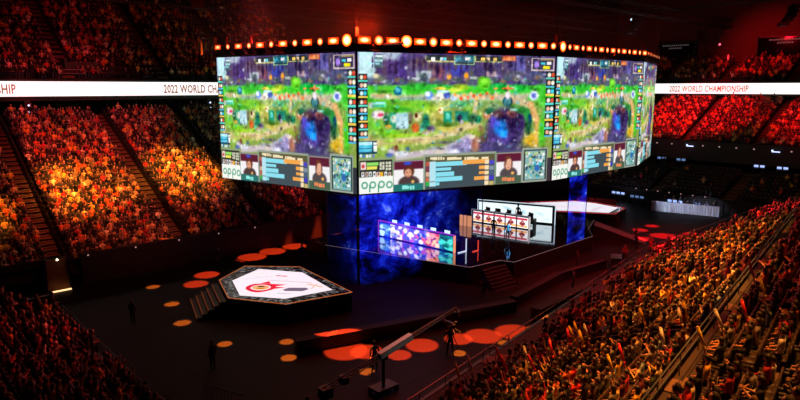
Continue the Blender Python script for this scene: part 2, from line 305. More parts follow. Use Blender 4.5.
# ------------------------------------------------------------------ the picture on the screens (a generic fantasy map with its panels)
ART="""R -3 -7 326 50 564c7c 0.0
R 0 -5 25 32 bfe3ea 5
R 24 -3 64 11 a7b4c6 5
O 44 21 17.4 15.3 54407c 0.8
O 64 18 11.8 18.0 4a3a86 0.8
O 32 32 12.9 6.3 6f7f72 0.8
O 88 13 13.7 9.1 7d6a62 0.8
O 109 17 15.6 11.8 6d5f70 0.8
O 121 25 12.6 11.9 8a5a68 0.8
O 148 20 17.9 10.7 3f52b8 0.8
O 166 16 13.2 9.5 4a55a0 0.8
O 183 21 15.1 10.9 4d4a78 0.8
O 206 18 13.7 11.0 5b4a66 0.8
O 232 20 15.9 12.6 59496e 0.8
O 257 14 18.1 14.2 6a64a8 0.8
O 248 25 25.2 5.6 6a6a78 0.8
O 292 26 26.3 5.8 5c6488 0.8
O 273 6 14.7 7.1 56506e 0.8
O 129 9 14.3 6.6 5d6a72 0.8
R 85 22 109 34 a8b4bc 2
O 97 29 7.6 5.2 5c6c6e 0.5
R 198 22 215 29 b49aa4 2
R 79 31 91 35 c9ccd4 1
O 26 29 5.7 3.8 d0c9a0 0.6
O 137 29 4.8 5.3 ffb040 0.6
O 165 28 4.9 5.4 ffb040 0.6
O 174 21 4.1 9.5 56704a 0.6
R 171 29 186 33 aebcb0 1
O 15 35 7.0 3.8 566878 0.6
O 28 36 7.1 3.8 74706a 0.6
O 41 37 7.2 3.8 8a8f9a 0.6
O 46 38 7.2 3.8 4c5a66 0.6
O 59 34 7.3 3.8 88705c 0.6
O 65 35 7.4 3.9 566878 0.6
O 79 36 7.5 3.9 74706a 0.6
O 92 37 7.6 3.9 8a8f9a 0.6
O 98 33 7.7 3.9 4c5a66 0.6
O 112 34 7.8 4.0 88705c 0.6
O 118 36 7.8 4.0 566878 0.6
O 132 37 7.9 4.0 74706a 0.6
O 147 33 8.1 4.0 8a8f9a 0.6
O 153 34 8.1 4.0 4c5a66 0.6
O 168 35 8.2 4.1 88705c 0.6
O 174 36 8.3 4.1 566878 0.6
O 189 32 8.4 4.1 74706a 0.6
O 205 33 8.6 4.1 8a8f9a 0.6
O 212 34 8.6 4.2 4c5a66 0.6
O 227 35 8.7 4.2 88705c 0.6
O 234 31 8.8 4.2 566878 0.6
O 250 32 8.9 4.2 74706a 0.6
O 266 34 9.1 4.3 8a8f9a 0.6
O 273 35 9.2 4.3 4c5a66 0.6
O 290 30 9.3 4.3 88705c 0.6
O 297 32 9.4 4.3 566878 0.6
O 314 33 9.5 4.4 74706a 0.6
R 12 41 322 71 4cc93c 3
R 0 62 322 149 8aa454 3
O 39 46 23.2 5.1 5cc038 0.8
O 91 42 27.6 6.5 35b53e 0.8
O 121 43 22.1 5.3 3fbf45 0.8
O 156 43 16.4 5.4 b4d43c 0.8
O 145 47 16.2 4.0 c9e04a 0.8
O 220 43 24.5 7.0 1fb24a 0.8
O 255 45 25.4 7.1 2fc24c 0.8
O 297 45 18.8 8.7 48b83c 0.8
O 301 63 17.0 11.6 4cc03c 0.8
O 195 37 13.6 9.6 6fd832 0.5
O 195 35 6.8 4.1 96ec50 0.6
R 21 53 91 59 b4ba88 3
R 91 52 273 62 c2bda0 4
R 61 56 98 61 8fb0a0 3
R 18 51 49 56 cdb684 3
O 32 67 23.0 8.8 68bc34 0.85
O 61 71 32.8 10.3 54b830 0.85
O 83 66 30.5 7.8 84c838 0.85
O 109 73 20.3 7.9 a4d43c 0.85
O 12 82 11.2 17.5 7cc94c 0.85
O 26 92 12.8 10.1 7ad040 0.85
O 46 102 20.4 7.6 78cf38 0.85
O 91 67 15.3 6.5 70c038 0.85
O 129 67 15.9 8.0 b8c878 0.85
O 121 81 18.9 13.2 c0b862 0.85
O 158 66 19.7 6.7 58ac78 0.85
O 170 78 11.6 13.6 8ac448 0.85
O 186 67 11.8 5.5 6fae84 0.85
O 212 70 15.6 8.3 86ac80 0.85
O 248 73 21.6 8.5 62a452 0.85
O 272 80 12.8 22.8 2f9a48 0.85
O 170 96 21.6 9.5 a4b834 0.85
O 183 106 15.1 8.2 8fa83c 0.85
S 18 115 106 112 7 cbb684 0.7
S 106 112 186 92 7 d0c08a 0.7
S 12 107 21 125 7 c2b284 0.8
S 183 62 176 92 5 d3c294 0.7
S 238 59 277 68 6 cdb894 0.6
S 277 68 294 97 7 e0b078 0.6
S 294 97 286 128 8 dcb060 0.6
O 301 105 9.4 28.9 58c838 0.7
O 309 79 11.4 14.5 5cc060 0.7
O 279 119 16.6 12.9 e0b83c 0.7
O 273 132 16.5 7.1 9a9a40 0.7
O 61 106 26.8 3.8 a6d83c 0.7
O 98 104 24.7 5.2 9cd044 0.7
O 134 98 19.2 5.3 c8c060 0.7
O 54 121 32.5 7.7 a4c052 0.8
O 39 128 20.3 7.6 8eb050 0.8
O 234 104 37.5 36.4 4b3a70 0.35
O 255 93 16.2 17.0 43336a 0.5
O 213 115 15.6 19.4 4e3f78 0.5
O 234 101 33.9 30.8 46386c 0.6
O 245 90 21.5 14.1 33234c 0.7
O 220 131 60.6 18.1 4e4a74 0.7
O 270 139 40.8 11.4 514878 0.7
O 229 116 17.6 8.4 5a4a9a 0.7
O 212 90 8.6 12.5 5a4ab8 0.7
O 225 100 14.0 13.9 2d86e4 0.6
O 231 107 8.8 8.4 2fa0ff 0.6
O 220 94 6.9 5.6 5474e8 0.7
S 54 136 121 136 9 8aa05c 0.7
S 58 134 129 128 6 c6bcc0 0.6
S 121 131 173 111 6 d8cfc4 0.6
O 156 127 28.0 13.5 8b86ae 0.7
O 170 119 16.6 12.2 9c92be 0.6
O 183 121 10.0 13.7 b07868 0.6
O 176 111 6.6 4.1 e2d0c4 0.6
O 200 125 13.6 12.4 5f5486 0.7
O 145 132 12.9 6.7 dcdcf0 0.6
O 51 126 10.2 6.4 c4bccc 0.6
O 64 130 11.8 5.1 d4d8e4 0.6
O 55 122 4.4 5.1 9a6a54 0.5
O 45 131 7.2 3.8 5878c0 0.6
O 73 124 4.5 3.9 6a90a8 0.6
O 58 48 7.3 6.4 1b78a0 0.3
O 58 47 4.4 3.8 5cc4e0 0.5
O 236 63 9.7 7.7 2c5c66 0.25
O 236 63 7.1 5.6 5f9ca6 0.4
O 283 55 10.2 7.9 d8e6f0 0.4
O 283 55 5.5 4.3 6c78d0 0.5
O 236 54 5.3 7.0 f0e4ea 0.5
O 29 78 11.4 6.3 f4e4f0 0.4
O 32 78 5.7 3.2 c8506c 0.5
R 19 62 39 65 9ce8f0 1
R 18 66 39 68 3ab2c0 1
R 15 63 19 67 e0a090 1
R 46 76 55 97 1f9a78 2
O 52 84 5.8 6.4 e4ecd8 0.5
R 55 76 74 97 a8ccd8 2
O 67 88 8.9 9.0 c4e6ee 0.6
O 44 94 5.8 3.2 e8b040 0.5
O 77 83 4.5 10.3 7c7a62 0.6
O 88 82 7.6 6.5 d8d0a0 0.5
O 86 80 3.0 3.9 6a3a22 0.4
O 85 96 7.5 7.8 d06c34 0.5
O 95 97 4.6 9.1 5cc49c 0.5
O 101 88 6.1 13.1 1c7c66 0.6
O 109 98 7.7 5.3 68587e 0.6
O 106 54 7.7 6.6 6f9ae4 0.5
O 103 52 4.6 3.9 dcefff 0.5
O 123 55 7.9 6.6 f4ece0 0.5
O 134 54 6.4 5.3 4c64c8 0.5
O 145 57 6.4 5.4 c0d8f4 0.5
O 123 45 11.0 2.6 f4e060 0.4
O 128 49 12.7 2.0 bce4ff 0.4
O 125 74 4.7 5.3 f2f0d0 0.5
O 123 73 2.4 2.0 d06030 0.5
O 147 53 2.9 2.9 ff8a50 0.5
O 152 55 2.9 3.0 ffd0a0 0.5
O 157 58 2.9 3.0 f05a30 0.5
O 162 54 2.9 3.0 ffc060 0.5
O 168 57 3.0 3.0 ff8a50 0.5
O 173 52 3.0 3.0 ffd0a0 0.5
O 178 55 3.0 3.0 f05a30 0.5
O 183 58 3.0 3.0 ffc060 0.5
O 189 54 3.0 3.0 ff8a50 0.5
O 194 57 3.0 3.0 ffd0a0 0.5
O 200 52 3.1 3.0 f05a30 0.5
O 205 55 3.1 3.0 ffc060 0.5
O 210 58 3.1 3.0 ff8a50 0.5
O 216 54 3.1 3.1 ffd0a0 0.5
O 236 45 14.2 1.7 ff6c30 0.5
O 236 45 2.6 5.6 ff9a60 0.5
O 215 45 5.2 1.8 ff9a50 0.5
R 129 75 142 95 1e9470 2
O 136 82 4.8 5.3 7ce0cc 0.6
R 148 75 170 89 2c8a74 3
O 155 84 4.9 5.4 343250 0.6
O 158 90 4.9 4.0 b4b0b8 0.6
O 201 80 8.5 8.3 d08868 0.6
O 200 79 3.4 4.1 ffdcc0 0.5
O 243 79 8.9 4.2 c0785c 0.6
R 241 73 259 76 a0d8cc 1
O 277 89 4.6 10.0 20587c 0.5
O 186 87 6.7 6.8 1a8a68 0.6
O 41 84 5.8 8.9 1c6a4c 0.7
O 64 72 17.8 3.2 3a9a2c 0.7
O 103 103 12.3 3.9 b4a070 0.7
O 121 90 7.8 6.6 7a8a3c 0.7
O 137 93 16.0 4.0 547a34 0.7
O 176 85 10.0 8.2 2c7048 0.7
O 206 76 12.0 5.5 1f6a4a 0.7
O 263 76 14.5 5.7 2c7a3c 0.7
O 275 100 7.3 12.8 24583c 0.7
O 220 80 15.7 5.6 5a3a44 0.7
O 246 82 10.7 5.6 6a3a4c 0.7
O 68 115 20.9 2.6 b0aa58 0.7
O 44 112 14.5 3.2 9cc050 0.7
O 83 110 30.5 2.1 dcd0a0 0.7
O 137 107 25.8 2.1 d8cca8 0.7
O 132 117 19.2 2.7 7c7c74 0.7
O 115 124 15.7 2.6 98a0a8 0.7
O 196 113 8.5 8.2 6a5a50 0.7
O 191 100 6.7 5.5 8a6a4c 0.7
O 21 12 1.7 8.8 3c3058 0.7
O 29 17 3.1 11.4 46406e 0.7
O 38 22 4.6 13.9 5a4c64 0.7
O 46 15 1.7 10.2 342a50 0.7
O 55 20 3.2 12.8 3c3058 0.7
O 64 13 4.7 9.0 46406e 0.7
O 73 18 1.8 11.6 5a4c64 0.7
O 82 11 3.3 14.3 342a50 0.7
O 91 16 4.9 10.4 3c3058 0.7
O 100 10 1.8 13.1 46406e 0.7
O 109 15 3.4 9.2 5a4c64 0.7
O 118 20 5.0 11.9 342a50 0.7
O 128 13 1.9 14.6 3c3058 0.7
O 137 18 3.5 10.7 46406e 0.7
O 147 11 5.2 13.4 5a4c64 0.7
O 156 16 1.9 9.4 342a50 0.7
O 166 9 3.6 12.2 3c3058 0.7
O 176 14 5.3 15.0 46406e 0.7
O 186 7 2.0 10.9 5a4c64 0.7
O 196 13 3.7 13.7 342a50 0.7
O 206 18 5.5 9.7 3c3058 0.7
O 217 11 2.1 12.5 46406e 0.7
O 227 16 3.8 15.3 5a4c64 0.7
O 238 9 5.6 11.2 342a50 0.7
O 248 14 2.1 14.1 3c3058 0.7
O 259 7 4.0 9.9 46406e 0.7
O 270 12 5.8 12.8 5a4c64 0.7
O 281 5 2.2 15.7 342a50 0.7
O 292 10 4.1 11.5 3c3058 0.7
O 303 16 6.0 14.5 46406e 0.7
R 100 2 145 10 b8b07c 0
R 101 2 144 8 2e3c40 0
R 179 2 225 9 b8c07c 0
R 181 2 224 8 2e3c40 0
R 145 2 178 13 90b890 0
R 147 1 176 12 2e3c40 0
R 147 2 176 10 1c6c7c 0
R 109 5 114 9 f0f0e8 0
R 123 5 128 8 c8f0f0 0
R 128 5 132 8 60c8d8 0
R 152 4 156 7 40a0b8 0
R 163 4 168 7 fff0f0 0
R 166 4 171 7 e8e8e8 0
R 189 4 195 7 ffd870 0
R 198 4 203 7 f4c0a0 0
R 210 4 215 7 e8c070 0
R 225 1 248 7 a8504c 0
R 227 2 229 6 ff9a60 0
R 231 2 234 6 ff9a60 0
R 235 2 238 6 ff9a60 0
R 240 2 242 6 ff9a60 0
R 244 2 246 6 ff9a60 0
R 24 2 36 19 56727c 1
R 25 4 35 5 cfeef4 0
R 25 9 35 11 b4e8f0 0
R 15 13 31 15 9ce0ea 1
R 277 3 318 20 c8b4b4 0
R 279 4 316 18 45405e 0
O 286 12 4.8 5.7 b890f0 0.4
R 294 4 316 5 a09060 0
R 294 9 301 11 58d0e0 0
R 305 8 312 11 f4f4f4 0
R 298 14 310 17 e8d820 0
R 1 27 13 36 16302e 0
O 5 31 2.8 3.2 f0e0d0 0.4
O 10 31 2.8 3.2 e05a40 0.4
R 1 35 13 36 60d8c8 0
R 305 21 321 31 16302e 0
O 310 26 3.8 3.8 f0e0d0 0.4
O 317 26 3.8 3.8 e05a40 0.4
R 305 30 321 31 60d8c8 0
R 1 37 13 46 16302e 0
O 5 41 2.8 3.2 f0b8a0 0.4
O 10 41 2.8 3.2 f4ecd8 0.4
R 1 45 13 46 58b8e0 0
R 305 33 321 43 16302e 0
O 310 37 3.8 3.8 f0b8a0 0.4
O 317 37 3.8 3.8 f4ecd8 0.4
R 305 42 321 43 58b8e0 0
R 1 47 13 56 16302e 0
O 5 51 2.8 3.2 d8f0f4 0.4
O 10 51 2.8 3.2 40c8d8 0.4
R 1 55 13 56 f0d060 0
R 305 45 321 55 16302e 0
O 310 49 3.8 3.8 d8f0f4 0.4
O 317 49 3.8 3.8 40c8d8 0.4
R 305 53 321 55 f0d060 0
R 1 58 13 67 16302e 0
O 5 62 2.8 3.2 f0e0d0 0.4
O 10 62 2.8 3.2 e05a40 0.4
R 1 66 13 67 60d8c8 0
R 305 58 321 68 16302e 0
O 310 62 3.8 3.8 f0e0d0 0.4
O 317 62 3.8 3.8 e05a40 0.4
R 305 66 321 68 60d8c8 0
R 1 68 13 77 16302e 0
O 5 72 2.8 3.2 f0b8a0 0.4
O 10 72 2.8 3.2 f4ecd8 0.4
R 1 76 13 77 58b8e0 0
R 305 69 321 79 16302e 0
O 310 74 3.8 3.8 f0b8a0 0.4
O 317 74 3.8 3.8 f4ecd8 0.4
R 305 78 321 79 58b8e0 0
R 1 78 13 87 16302e 0
O 5 82 2.8 3.2 d8f0f4 0.4
O 10 82 2.8 3.2 40c8d8 0.4
R 1 86 13 87 f0d060 0
R 305 81 321 91 16302e 0
O 310 85 3.8 3.8 d8f0f4 0.4
O 317 85 3.8 3.8 40c8d8 0.4
R 305 89 321 91 f0d060 0
R 1 88 13 97 16302e 0
O 5 92 2.8 3.2 f0e0d0 0.4
O 10 92 2.8 3.2 e05a40 0.4
R 1 96 13 97 60d8c8 0
R 305 92 321 103 16302e 0
O 310 97 3.8 3.8 f0e0d0 0.4
O 317 97 3.8 3.8 e05a40 0.4
R 305 101 321 103 60d8c8 0
R 1 98 13 107 16302e 0
O 5 102 2.8 3.2 f0b8a0 0.4
O 10 102 2.8 3.2 f4ecd8 0.4
R 1 106 13 107 58b8e0 0
R 305 104 321 114 16302e 0
O 310 108 3.8 3.8 f0b8a0 0.4
O 317 109 3.8 3.8 f4ecd8 0.4
R 305 113 321 114 58b8e0 0
R -1 112 26 128 1e5466 0
R 1 113 19 116 bcecf4 0
R 22 114 26 116 e8f0e8 0
R 1 117 19 120 58c0dc 0
R 22 118 26 121 e8f0e8 0
R 1 122 19 125 58c0dc 0
R 22 122 26 125 e8f0e8 0
O 3 130 2.2 2.5 c8e4f4 0.4
O 7 131 2.2 2.5 4c78c8 0.4
O 12 131 2.2 2.5 e8f4ff 0.4
O 16 131 2.2 2.5 c8e4f4 0.4
O 21 131 2.2 2.5 4c78c8 0.4
R 0 135 51 162 8ea478 0
R 1 137 49 161 26302c 0
R 3 139 10 148 e8d0c8 0
O 6 144 2.5 2.7 d02838 0.4
R 12 140 28 143 8ee068 0
R 12 145 26 148 e8e45c 0
R 31 140 33 142 d8d8c0 0
R 35 140 37 142 d8d8c0 0
R 40 140 42 142 d8d8c0 0
R 44 140 47 142 d8d8c0 0
R 31 143 33 145 d8d8c0 0
R 35 144 37 146 d8d8c0 0
R 40 144 42 146 d8d8c0 0
R 44 144 47 146 d8d8c0 0
R 31 147 33 149 d8d8c0 0
R 35 147 37 149 d8d8c0 0
R 40 148 42 150 d8d8c0 0
R 44 148 47 150 d8d8c0 0
R 4 152 7 157 f0f0f0 0
R 5 153 6 155 402c30 0
R 10 152 13 157 e8c8b8 0
R 11 153 12 156 402c30 0
R 15 152 18 157 d8e8e8 0
R 16 154 17 156 402c30 0
R 21 152 24 158 f0f0f0 0
R 22 154 23 156 402c30 0
R 26 153 30 158 e8c8b8 0
R 28 154 29 156 402c30 0
R 32 153 35 158 d8e8e8 0
R 33 155 34 157 402c30 0
R 38 153 41 159 f0f0f0 0
R 39 155 40 157 402c30 0
R 44 154 47 159 e8c8b8 0
R 45 155 46 157 402c30 0
R 31 153 35 158 e8b030 0
R 0 159 51 185 f2f6ee 0
O 8 169 5.1 5.1 2f9a78 0.12
O 8 169 3.1 3.1 f2f6ee 0.15
O 20 169 5.2 5.1 2f9a78 0.12
O 20 169 3.2 3.1 f2f6ee 0.15
O 33 169 5.3 5.2 2f9a78 0.12
O 33 169 3.2 3.2 f2f6ee 0.15
O 45 170 5.3 5.2 2f9a78 0.12
O 45 170 3.2 3.2 f2f6ee 0.15
R 15 169 16 178 2f9a78 0
R 28 170 29 179 2f9a78 0
R 51 139 100 182 6a8a6c 0
R 52 140 98 180 f0eef0 0
R 52 140 98 151 5c1c34 1
O 75 169 17.7 10.3 4a3c3c 0.2
O 75 154 9.3 8.8 5c2c20 0.3
O 74 156 6.0 6.2 e0a080 0.3
O 72 155 1.2 1.0 302020 0.4
O 77 155 1.2 1.0 302020 0.4
O 74 160 2.1 0.8 a05048 0.4
O 81 168 3.0 2.6 e8b060 0.5
R 52 171 98 180 1f7470 0
R 65 173 68 177 8ce8e0 0
R 69 173 72 177 8ce8e0 0
R 73 174 75 177 8ce8e0 0
R 77 174 79 178 8ce8e0 0
R 81 174 83 178 8ce8e0 0
O 73 143 7.5 2.6 3050d0 0.5
R 98 133 218 186 93a08c 0
R 101 136 216 184 3f4f56 0
R 101 136 216 144 5c5a3c 0
R 109 137 112 139 f0e0b8 0
R 113 137 116 140 f0e0b8 0
R 117 137 119 140 f0e0b8 0
R 121 137 123 140 f0e0b8 0
R 125 137 127 140 f0e0b8 0
R 129 138 131 140 f0e0b8 0
R 136 138 139 141 f0e0b8 0
R 140 138 143 141 f0e0b8 0
R 144 138 147 141 f0e0b8 0
R 148 138 151 141 f0e0b8 0
R 152 139 155 141 f0e0b8 0
R 156 139 159 141 f0e0b8 0
R 165 139 167 142 f0e0b8 0
R 169 139 172 142 f0e0b8 0
R 173 139 176 142 f0e0b8 0
R 177 139 180 142 f0e0b8 0
R 181 140 184 142 f0e0b8 0
R 185 140 188 142 f0e0b8 0
R 194 140 197 143 f0e0b8 0
R 198 140 201 143 f0e0b8 0
R 202 140 205 143 f0e0b8 0
R 102 143 107 148 c05848 0
R 108 143 117 149 b4e0ec 0
R 117 144 168 149 86dcec 0
R 162 143 206 148 f0a44c 0
R 200 144 206 149 f4dcb0 0
R 208 145 215 150 5048c0 0
R 102 150 107 155 803848 0
R 108 150 117 156 b4e0ec 0
R 117 152 142 155 86dcec 0
R 190 152 206 156 f0a44c 0
R 200 152 206 157 f4dcb0 0
R 208 153 215 158 8090a0 0
R 102 157 107 162 d8b090 0
R 108 157 117 163 b4e0ec 0
R 117 158 147 163 86dcec 0
R 190 160 206 163 f0a44c 0
R 200 160 206 164 f4dcb0 0
R 208 160 215 165 486080 0
R 102 164 107 169 c07050 0
R 108 164 117 169 b4e0ec 0
R 117 165 161 170 86dcec 0
R 182 167 206 171 f0a44c 0
R 200 167 206 172 f4dcb0 0
R 208 167 215 172 4038c0 0
R 102 170 107 175 30b050 0
R 108 171 117 176 b4e0ec 0
R 117 172 123 175 86dcec 0
R 200 175 206 178 f0a44c 0
R 200 174 206 179 f4dcb0 0
R 208 175 215 180 c0b070 0
R 218 135 266 181 6a8a6c 0
R 220 136 264 179 f0eef0 0
R 220 136 264 148 5c1c34 1
O 242 166 16.9 11.2 50484c 0.2
O 241 152 8.9 9.6 7a4a3c 0.3
O 241 154 5.8 6.7 e4ac90 0.3
O 239 152 1.4 1.1 302020 0.4
O 244 153 1.4 1.1 302020 0.4
O 241 157 2.5 0.8 a05048 0.4
O 249 165 3.6 2.8 e8b060 0.5
R 220 169 264 179 48604c 0
R 231 171 233 175 f08858 0
R 235 171 238 175 f08858 0
R 240 172 243 176 f08858 0
R 244 172 247 176 f08858 0
R 249 172 252 176 f08858 0
O 242 149 4.6 7.0 e4ac90 0.3
O 240 142 5.7 2.8 6a3a28 0.4
R 266 130 313 180 98a498 0
R 269 133 311 177 30403c 0
R 272 135 308 176 86b4b0 0
O 280 140 2.1 1.3 30c0d8 0.4
O 273 156 1.9 2.7 e8f4f0 0.4
O 280 156 1.8 1.3 30c0d8 0.4
O 281 171 1.3 2.1 c8d880 0.4
O 300 144 1.9 2.1 2870a0 0.4
O 275 158 2.6 1.9 1c5058 0.4
O 281 147 3.2 2.4 e0c0a0 0.4
O 301 137 1.9 2.2 c8d880 0.4
O 301 156 2.2 2.1 40a078 0.4
O 288 145 1.8 2.4 30c0d8 0.4
O 274 159 1.8 1.9 203c40 0.4
O 296 142 2.7 1.1 f4f4f4 0.4
O 294 153 1.7 1.8 2870a0 0.4
O 294 144 2.0 2.5 f4f4f4 0.4
O 282 158 3.0 1.2 1c5058 0.4
O 282 137 2.0 1.1 c8d880 0.4
O 298 172 1.3 1.5 1c5058 0.4
O 299 152 3.3 2.1 30c0d8 0.4
O 282 143 2.2 1.2 40a078 0.4
O 293 143 2.5 1.6 203c40 0.4
O 278 165 2.0 1.5 30c0d8 0.4
O 287 144 3.2 1.2 e8f4f0 0.4
O 274 142 2.6 1.3 e8f4f0 0.4
O 291 158 2.0 1.1 e0c0a0 0.4
O 282 173 2.6 1.3 f4f4f4 0.4
O 281 151 1.4 1.7 f4f4f4 0.4
O 295 153 1.7 1.3 e8f4f0 0.4
O 281 145 1.7 1.4 c8d880 0.4
O 277 138 3.2 2.0 40a078 0.4
O 305 161 3.1 2.3 e8f4f0 0.4
O 289 140 1.7 2.5 1c5058 0.4
O 284 160 2.9 2.1 40a078 0.4
O 290 161 2.7 1.5 40a078 0.4
O 305 140 3.3 2.7 f4f4f4 0.4
O 274 169 1.5 2.7 e8f4f0 0.4
O 302 162 2.3 1.8 40a078 0.4
O 304 145 1.3 2.6 e8f4f0 0.4
O 293 146 2.1 2.3 40a078 0.4
O 302 157 3.1 1.4 2870a0 0.4
O 300 158 2.9 2.6 203c40 0.4
O 273 137 2.5 1.8 c8d880 0.4
O 293 142 2.0 2.3 e0c0a0 0.4
O 303 148 2.0 1.1 e0c0a0 0.4
O 288 144 3.3 1.7 203c40 0.4
O 302 152 1.5 2.6 2870a0 0.4
O 290 153 3.0 2.3 30c0d8 0.4
O 294 171 2.6 2.6 203c40 0.4
O 287 166 1.6 2.5 1c5058 0.4
O 297 149 3.1 1.5 e8f4f0 0.4
O 297 137 1.9 2.0 203c40 0.4
O 299 159 2.4 1.9 40a078 0.4
O 301 150 2.9 2.7 e8f4f0 0.4
O 296 159 1.9 2.6 203c40 0.4
O 299 158 3.2 1.9 203c40 0.4
O 293 153 1.6 2.3 2870a0 0.4
O 306 150 2.2 2.1 1c5058 0.4
O 282 171 1.7 2.4 30c0d8 0.4
O 275 160 3.1 1.6 2870a0 0.4
O 284 147 1.3 1.0 30c0d8 0.4
O 300 167 3.3 1.3 203c40 0.4
O 295 173 1.5 2.6 30c0d8 0.4
O 278 154 3.1 1.4 c8d880 0.4
O 302 162 3.1 1.4 203c40 0.4
O 296 148 1.8 1.6 e0c0a0 0.4
O 307 170 2.1 1.7 2870a0 0.4
O 282 151 1.3 1.3 e0c0a0 0.4
O 288 157 3.0 1.7 40a078 0.4
O 294 143 1.4 2.7 2870a0 0.4
O 293 148 1.5 1.5 f4f4f4 0.4
O 294 154 2.5 1.1 f4f4f4 0.4
O 275 141 1.4 1.7 e0c0a0 0.4
O 297 157 1.3 1.4 30c0d8 0.4
O 279 171 1.4 1.5 c8d880 0.4
O 293 160 1.7 1.3 40a078 0.4
O 305 170 2.8 2.0 e8f4f0 0.4
O 297 157 2.3 1.3 c8d880 0.4
O 289 139 1.6 2.5 c8d880 0.4
O 290 156 1.9 1.7 1c5058 0.4
O 286 152 1.3 2.5 e8f4f0 0.4
O 283 165 1.5 1.2 e8f4f0 0.4
O 280 157 2.2 2.2 1c5058 0.4
O 303 154 2.8 2.5 40a078 0.4
O 284 143 2.4 1.3 203c40 0.4
O 294 170 1.9 2.1 40a078 0.4
O 293 138 2.6 1.4 c8d880 0.4
O 299 155 3.0 2.4 30c0d8 0.4
O 303 170 3.1 2.2 e8f4f0 0.4
O 293 156 3.3 1.6 30c0d8 0.4
O 278 138 2.3 2.4 f4f4f4 0.4
O 274 161 2.0 2.0 1c5058 0.4
O 294 160 5.6 5.8 2868b8 0.4
R 313 146 322 182 30343c 0"""
CW,CH=320,180
def paint():
    g=np.zeros((CH+1,CW+1,3)); Y,X=np.mgrid[0:CH+1,0:CW+1].astype(float)
    for line in ART.split('\n'):
        p=line.split(); k=p[0]
        if not p: continue
        if k=='R':
            x0,y0,x1,y1=map(float,p[1:5]); col=p[5]; soft=float(p[6])
            x0,x1=min(x0,x1),max(x0,x1); y0,y1=min(y0,y1),max(y0,y1)
            if soft<=0: a=((X>=x0)&(X<=x1)&(Y>=y0)&(Y<=y1)).astype(float)
            else:
                d=np.minimum(np.minimum(X-x0,x1-X),np.minimum(Y-y0,y1-Y)); a=np.clip(d/soft/1.2+.5,0,1)
        elif k=='O':
            cx,cy,rx,ry=map(float,p[1:5]); col=p[5]; s=float(p[6])
            d=np.sqrt(((X-cx)/max(rx,.5))**2+((Y-cy)/max(ry,.5))**2); a=np.clip((1-d)/s+.15,0,1)*(d<1.02)
        else:
            x0,y0,x1,y1,wd=map(float,p[1:6]); col=p[6]; s=float(p[7])
            dx,dy=x1-x0,y1-y0; t=np.clip(((X-x0)*dx+(Y-y0)*dy)/(dx*dx+dy*dy+1e-9),0,1)
            d=np.hypot(X-x0-t*dx,Y-y0-t*dy)/wd; a=np.clip((1-d)/s+.1,0,1)*(d<1)
        c=np.array([int(col[i:i+2],16)/255 for i in (0,2,4)])
        g=g*(1-a[...,None])+c*a[...,None]
    # painterly grain over the map, not over the panels
    gr=np.zeros((CH+1,CW+1))
    for s,am in ((5,.035),(3,.025)):
        q=rng.normal(size=(CH//s+3,CW//s+3)); yy=np.arange(CH+1)/s; xx=np.arange(CW+1)/s
        yi=yy.astype(int); xi=xx.astype(int); fy=(yy-yi)[:,None]; fx=(xx-xi)[None]
        gr+=am*((q[yi][:,xi]*(1-fx)+q[yi][:,xi+1]*fx)*(1-fy)+(q[yi+1][:,xi]*(1-fx)+q[yi+1][:,xi+1]*fx)*fy)
    mask=(Y<132)*1.0
    hue=rng.normal(size=(CH//4+3,CW//4+3,3))*.012
    yi=(np.arange(CH+1)//4); xi=(np.arange(CW+1)//4)
    g=g+(gr*mask)[...,None]+hue[yi][:,xi]*mask[...,None]
    # small brush dabs: foliage, stones, sparks and figures too small to name
    rr=random.Random(9)
    def dab(cx,cy,rx,ry,c,al):
        x0,x1=max(0,int(cx-rx-1)),min(CW,int(cx+rx+2)); y0,y1=max(0,int(cy-ry-1)),min(CH,int(cy+ry+2))
        if x1<=x0 or y1<=y0: return
        yy,xx=np.mgrid[y0:y1+1,x0:x1+1]; a=np.clip(1.3-np.sqrt(((xx-cx)/rx)**2+((yy-cy)/ry)**2),0,1)[...,None]*al
        g[y0:y1+1,x0:x1+1]=g[y0:y1+1,x0:x1+1]*(1-a)+np.array(c)*a
    for i in range(1100):
        cx,cy=rr.uniform(16,304),rr.uniform(0,130); b_=g[min(CH,int(cy)),min(CW,int(cx))]
        k=rr.random(); f_=rr.uniform(.45,1.5); c=np.clip(b_*f_+rr.uniform(-.06,.1),0,1)
        if k>.93: c=(.9,.92,.95)
        elif k>.87: c=(.12,.16,.2)
        elif k>.83: c=(.3,.75,.8) if cy>30 else (.5,.45,.75)
        dab(cx,cy,rr.uniform(1,4.2),rr.uniform(1,3.4),c,rr.uniform(.25,.7))
    cb=(mask*.12)[...,None]; g=g+(g-.46)*cb-.02*mask[...,None]
    return np.clip(g,0,1)
PIC=paint()
def display_mesh(name, pic, W, H, m):
    """upright W x H sheet in the XZ plane facing -Y, its picture held as a colour per vertex"""
    h,w_=pic.shape[0]-1,pic.shape[1]-1
    xs=np.linspace(0,W,w_+1); zs=np.linspace(H,0,h+1)
    co=np.zeros((h+1,w_+1,3)); co[...,0]=xs[None]; co[...,2]=zs[:,None]
    me=bpy.data.meshes.new(name); nv=(h+1)*(w_+1); me.vertices.add(nv); me.vertices.foreach_set('co',co.ravel())
    i=(np.arange(h)[:,None]*(w_+1)+np.arange(w_)[None]).ravel()
    q=np.stack([i+w_+1,i+w_+2,i+1,i],1)
    me.loops.add(q.size); me.polygons.add(len(q)); me.polygons.foreach_set('loop_start',np.arange(len(q))*4); me.loops.foreach_set('vertex_index',q.ravel())
    me.update(calc_edges=True)
    at=me.color_attributes.new('col','FLOAT_COLOR','POINT')
    lin=np.where(pic<=.04045,pic/12.92,((pic+.055)/1.055)**2.4)
    rgba=np.ones((h+1,w_+1,4)); rgba[...,:3]=lin; at.data.foreach_set('color',rgba.ravel())
    me.materials.append(m); return me
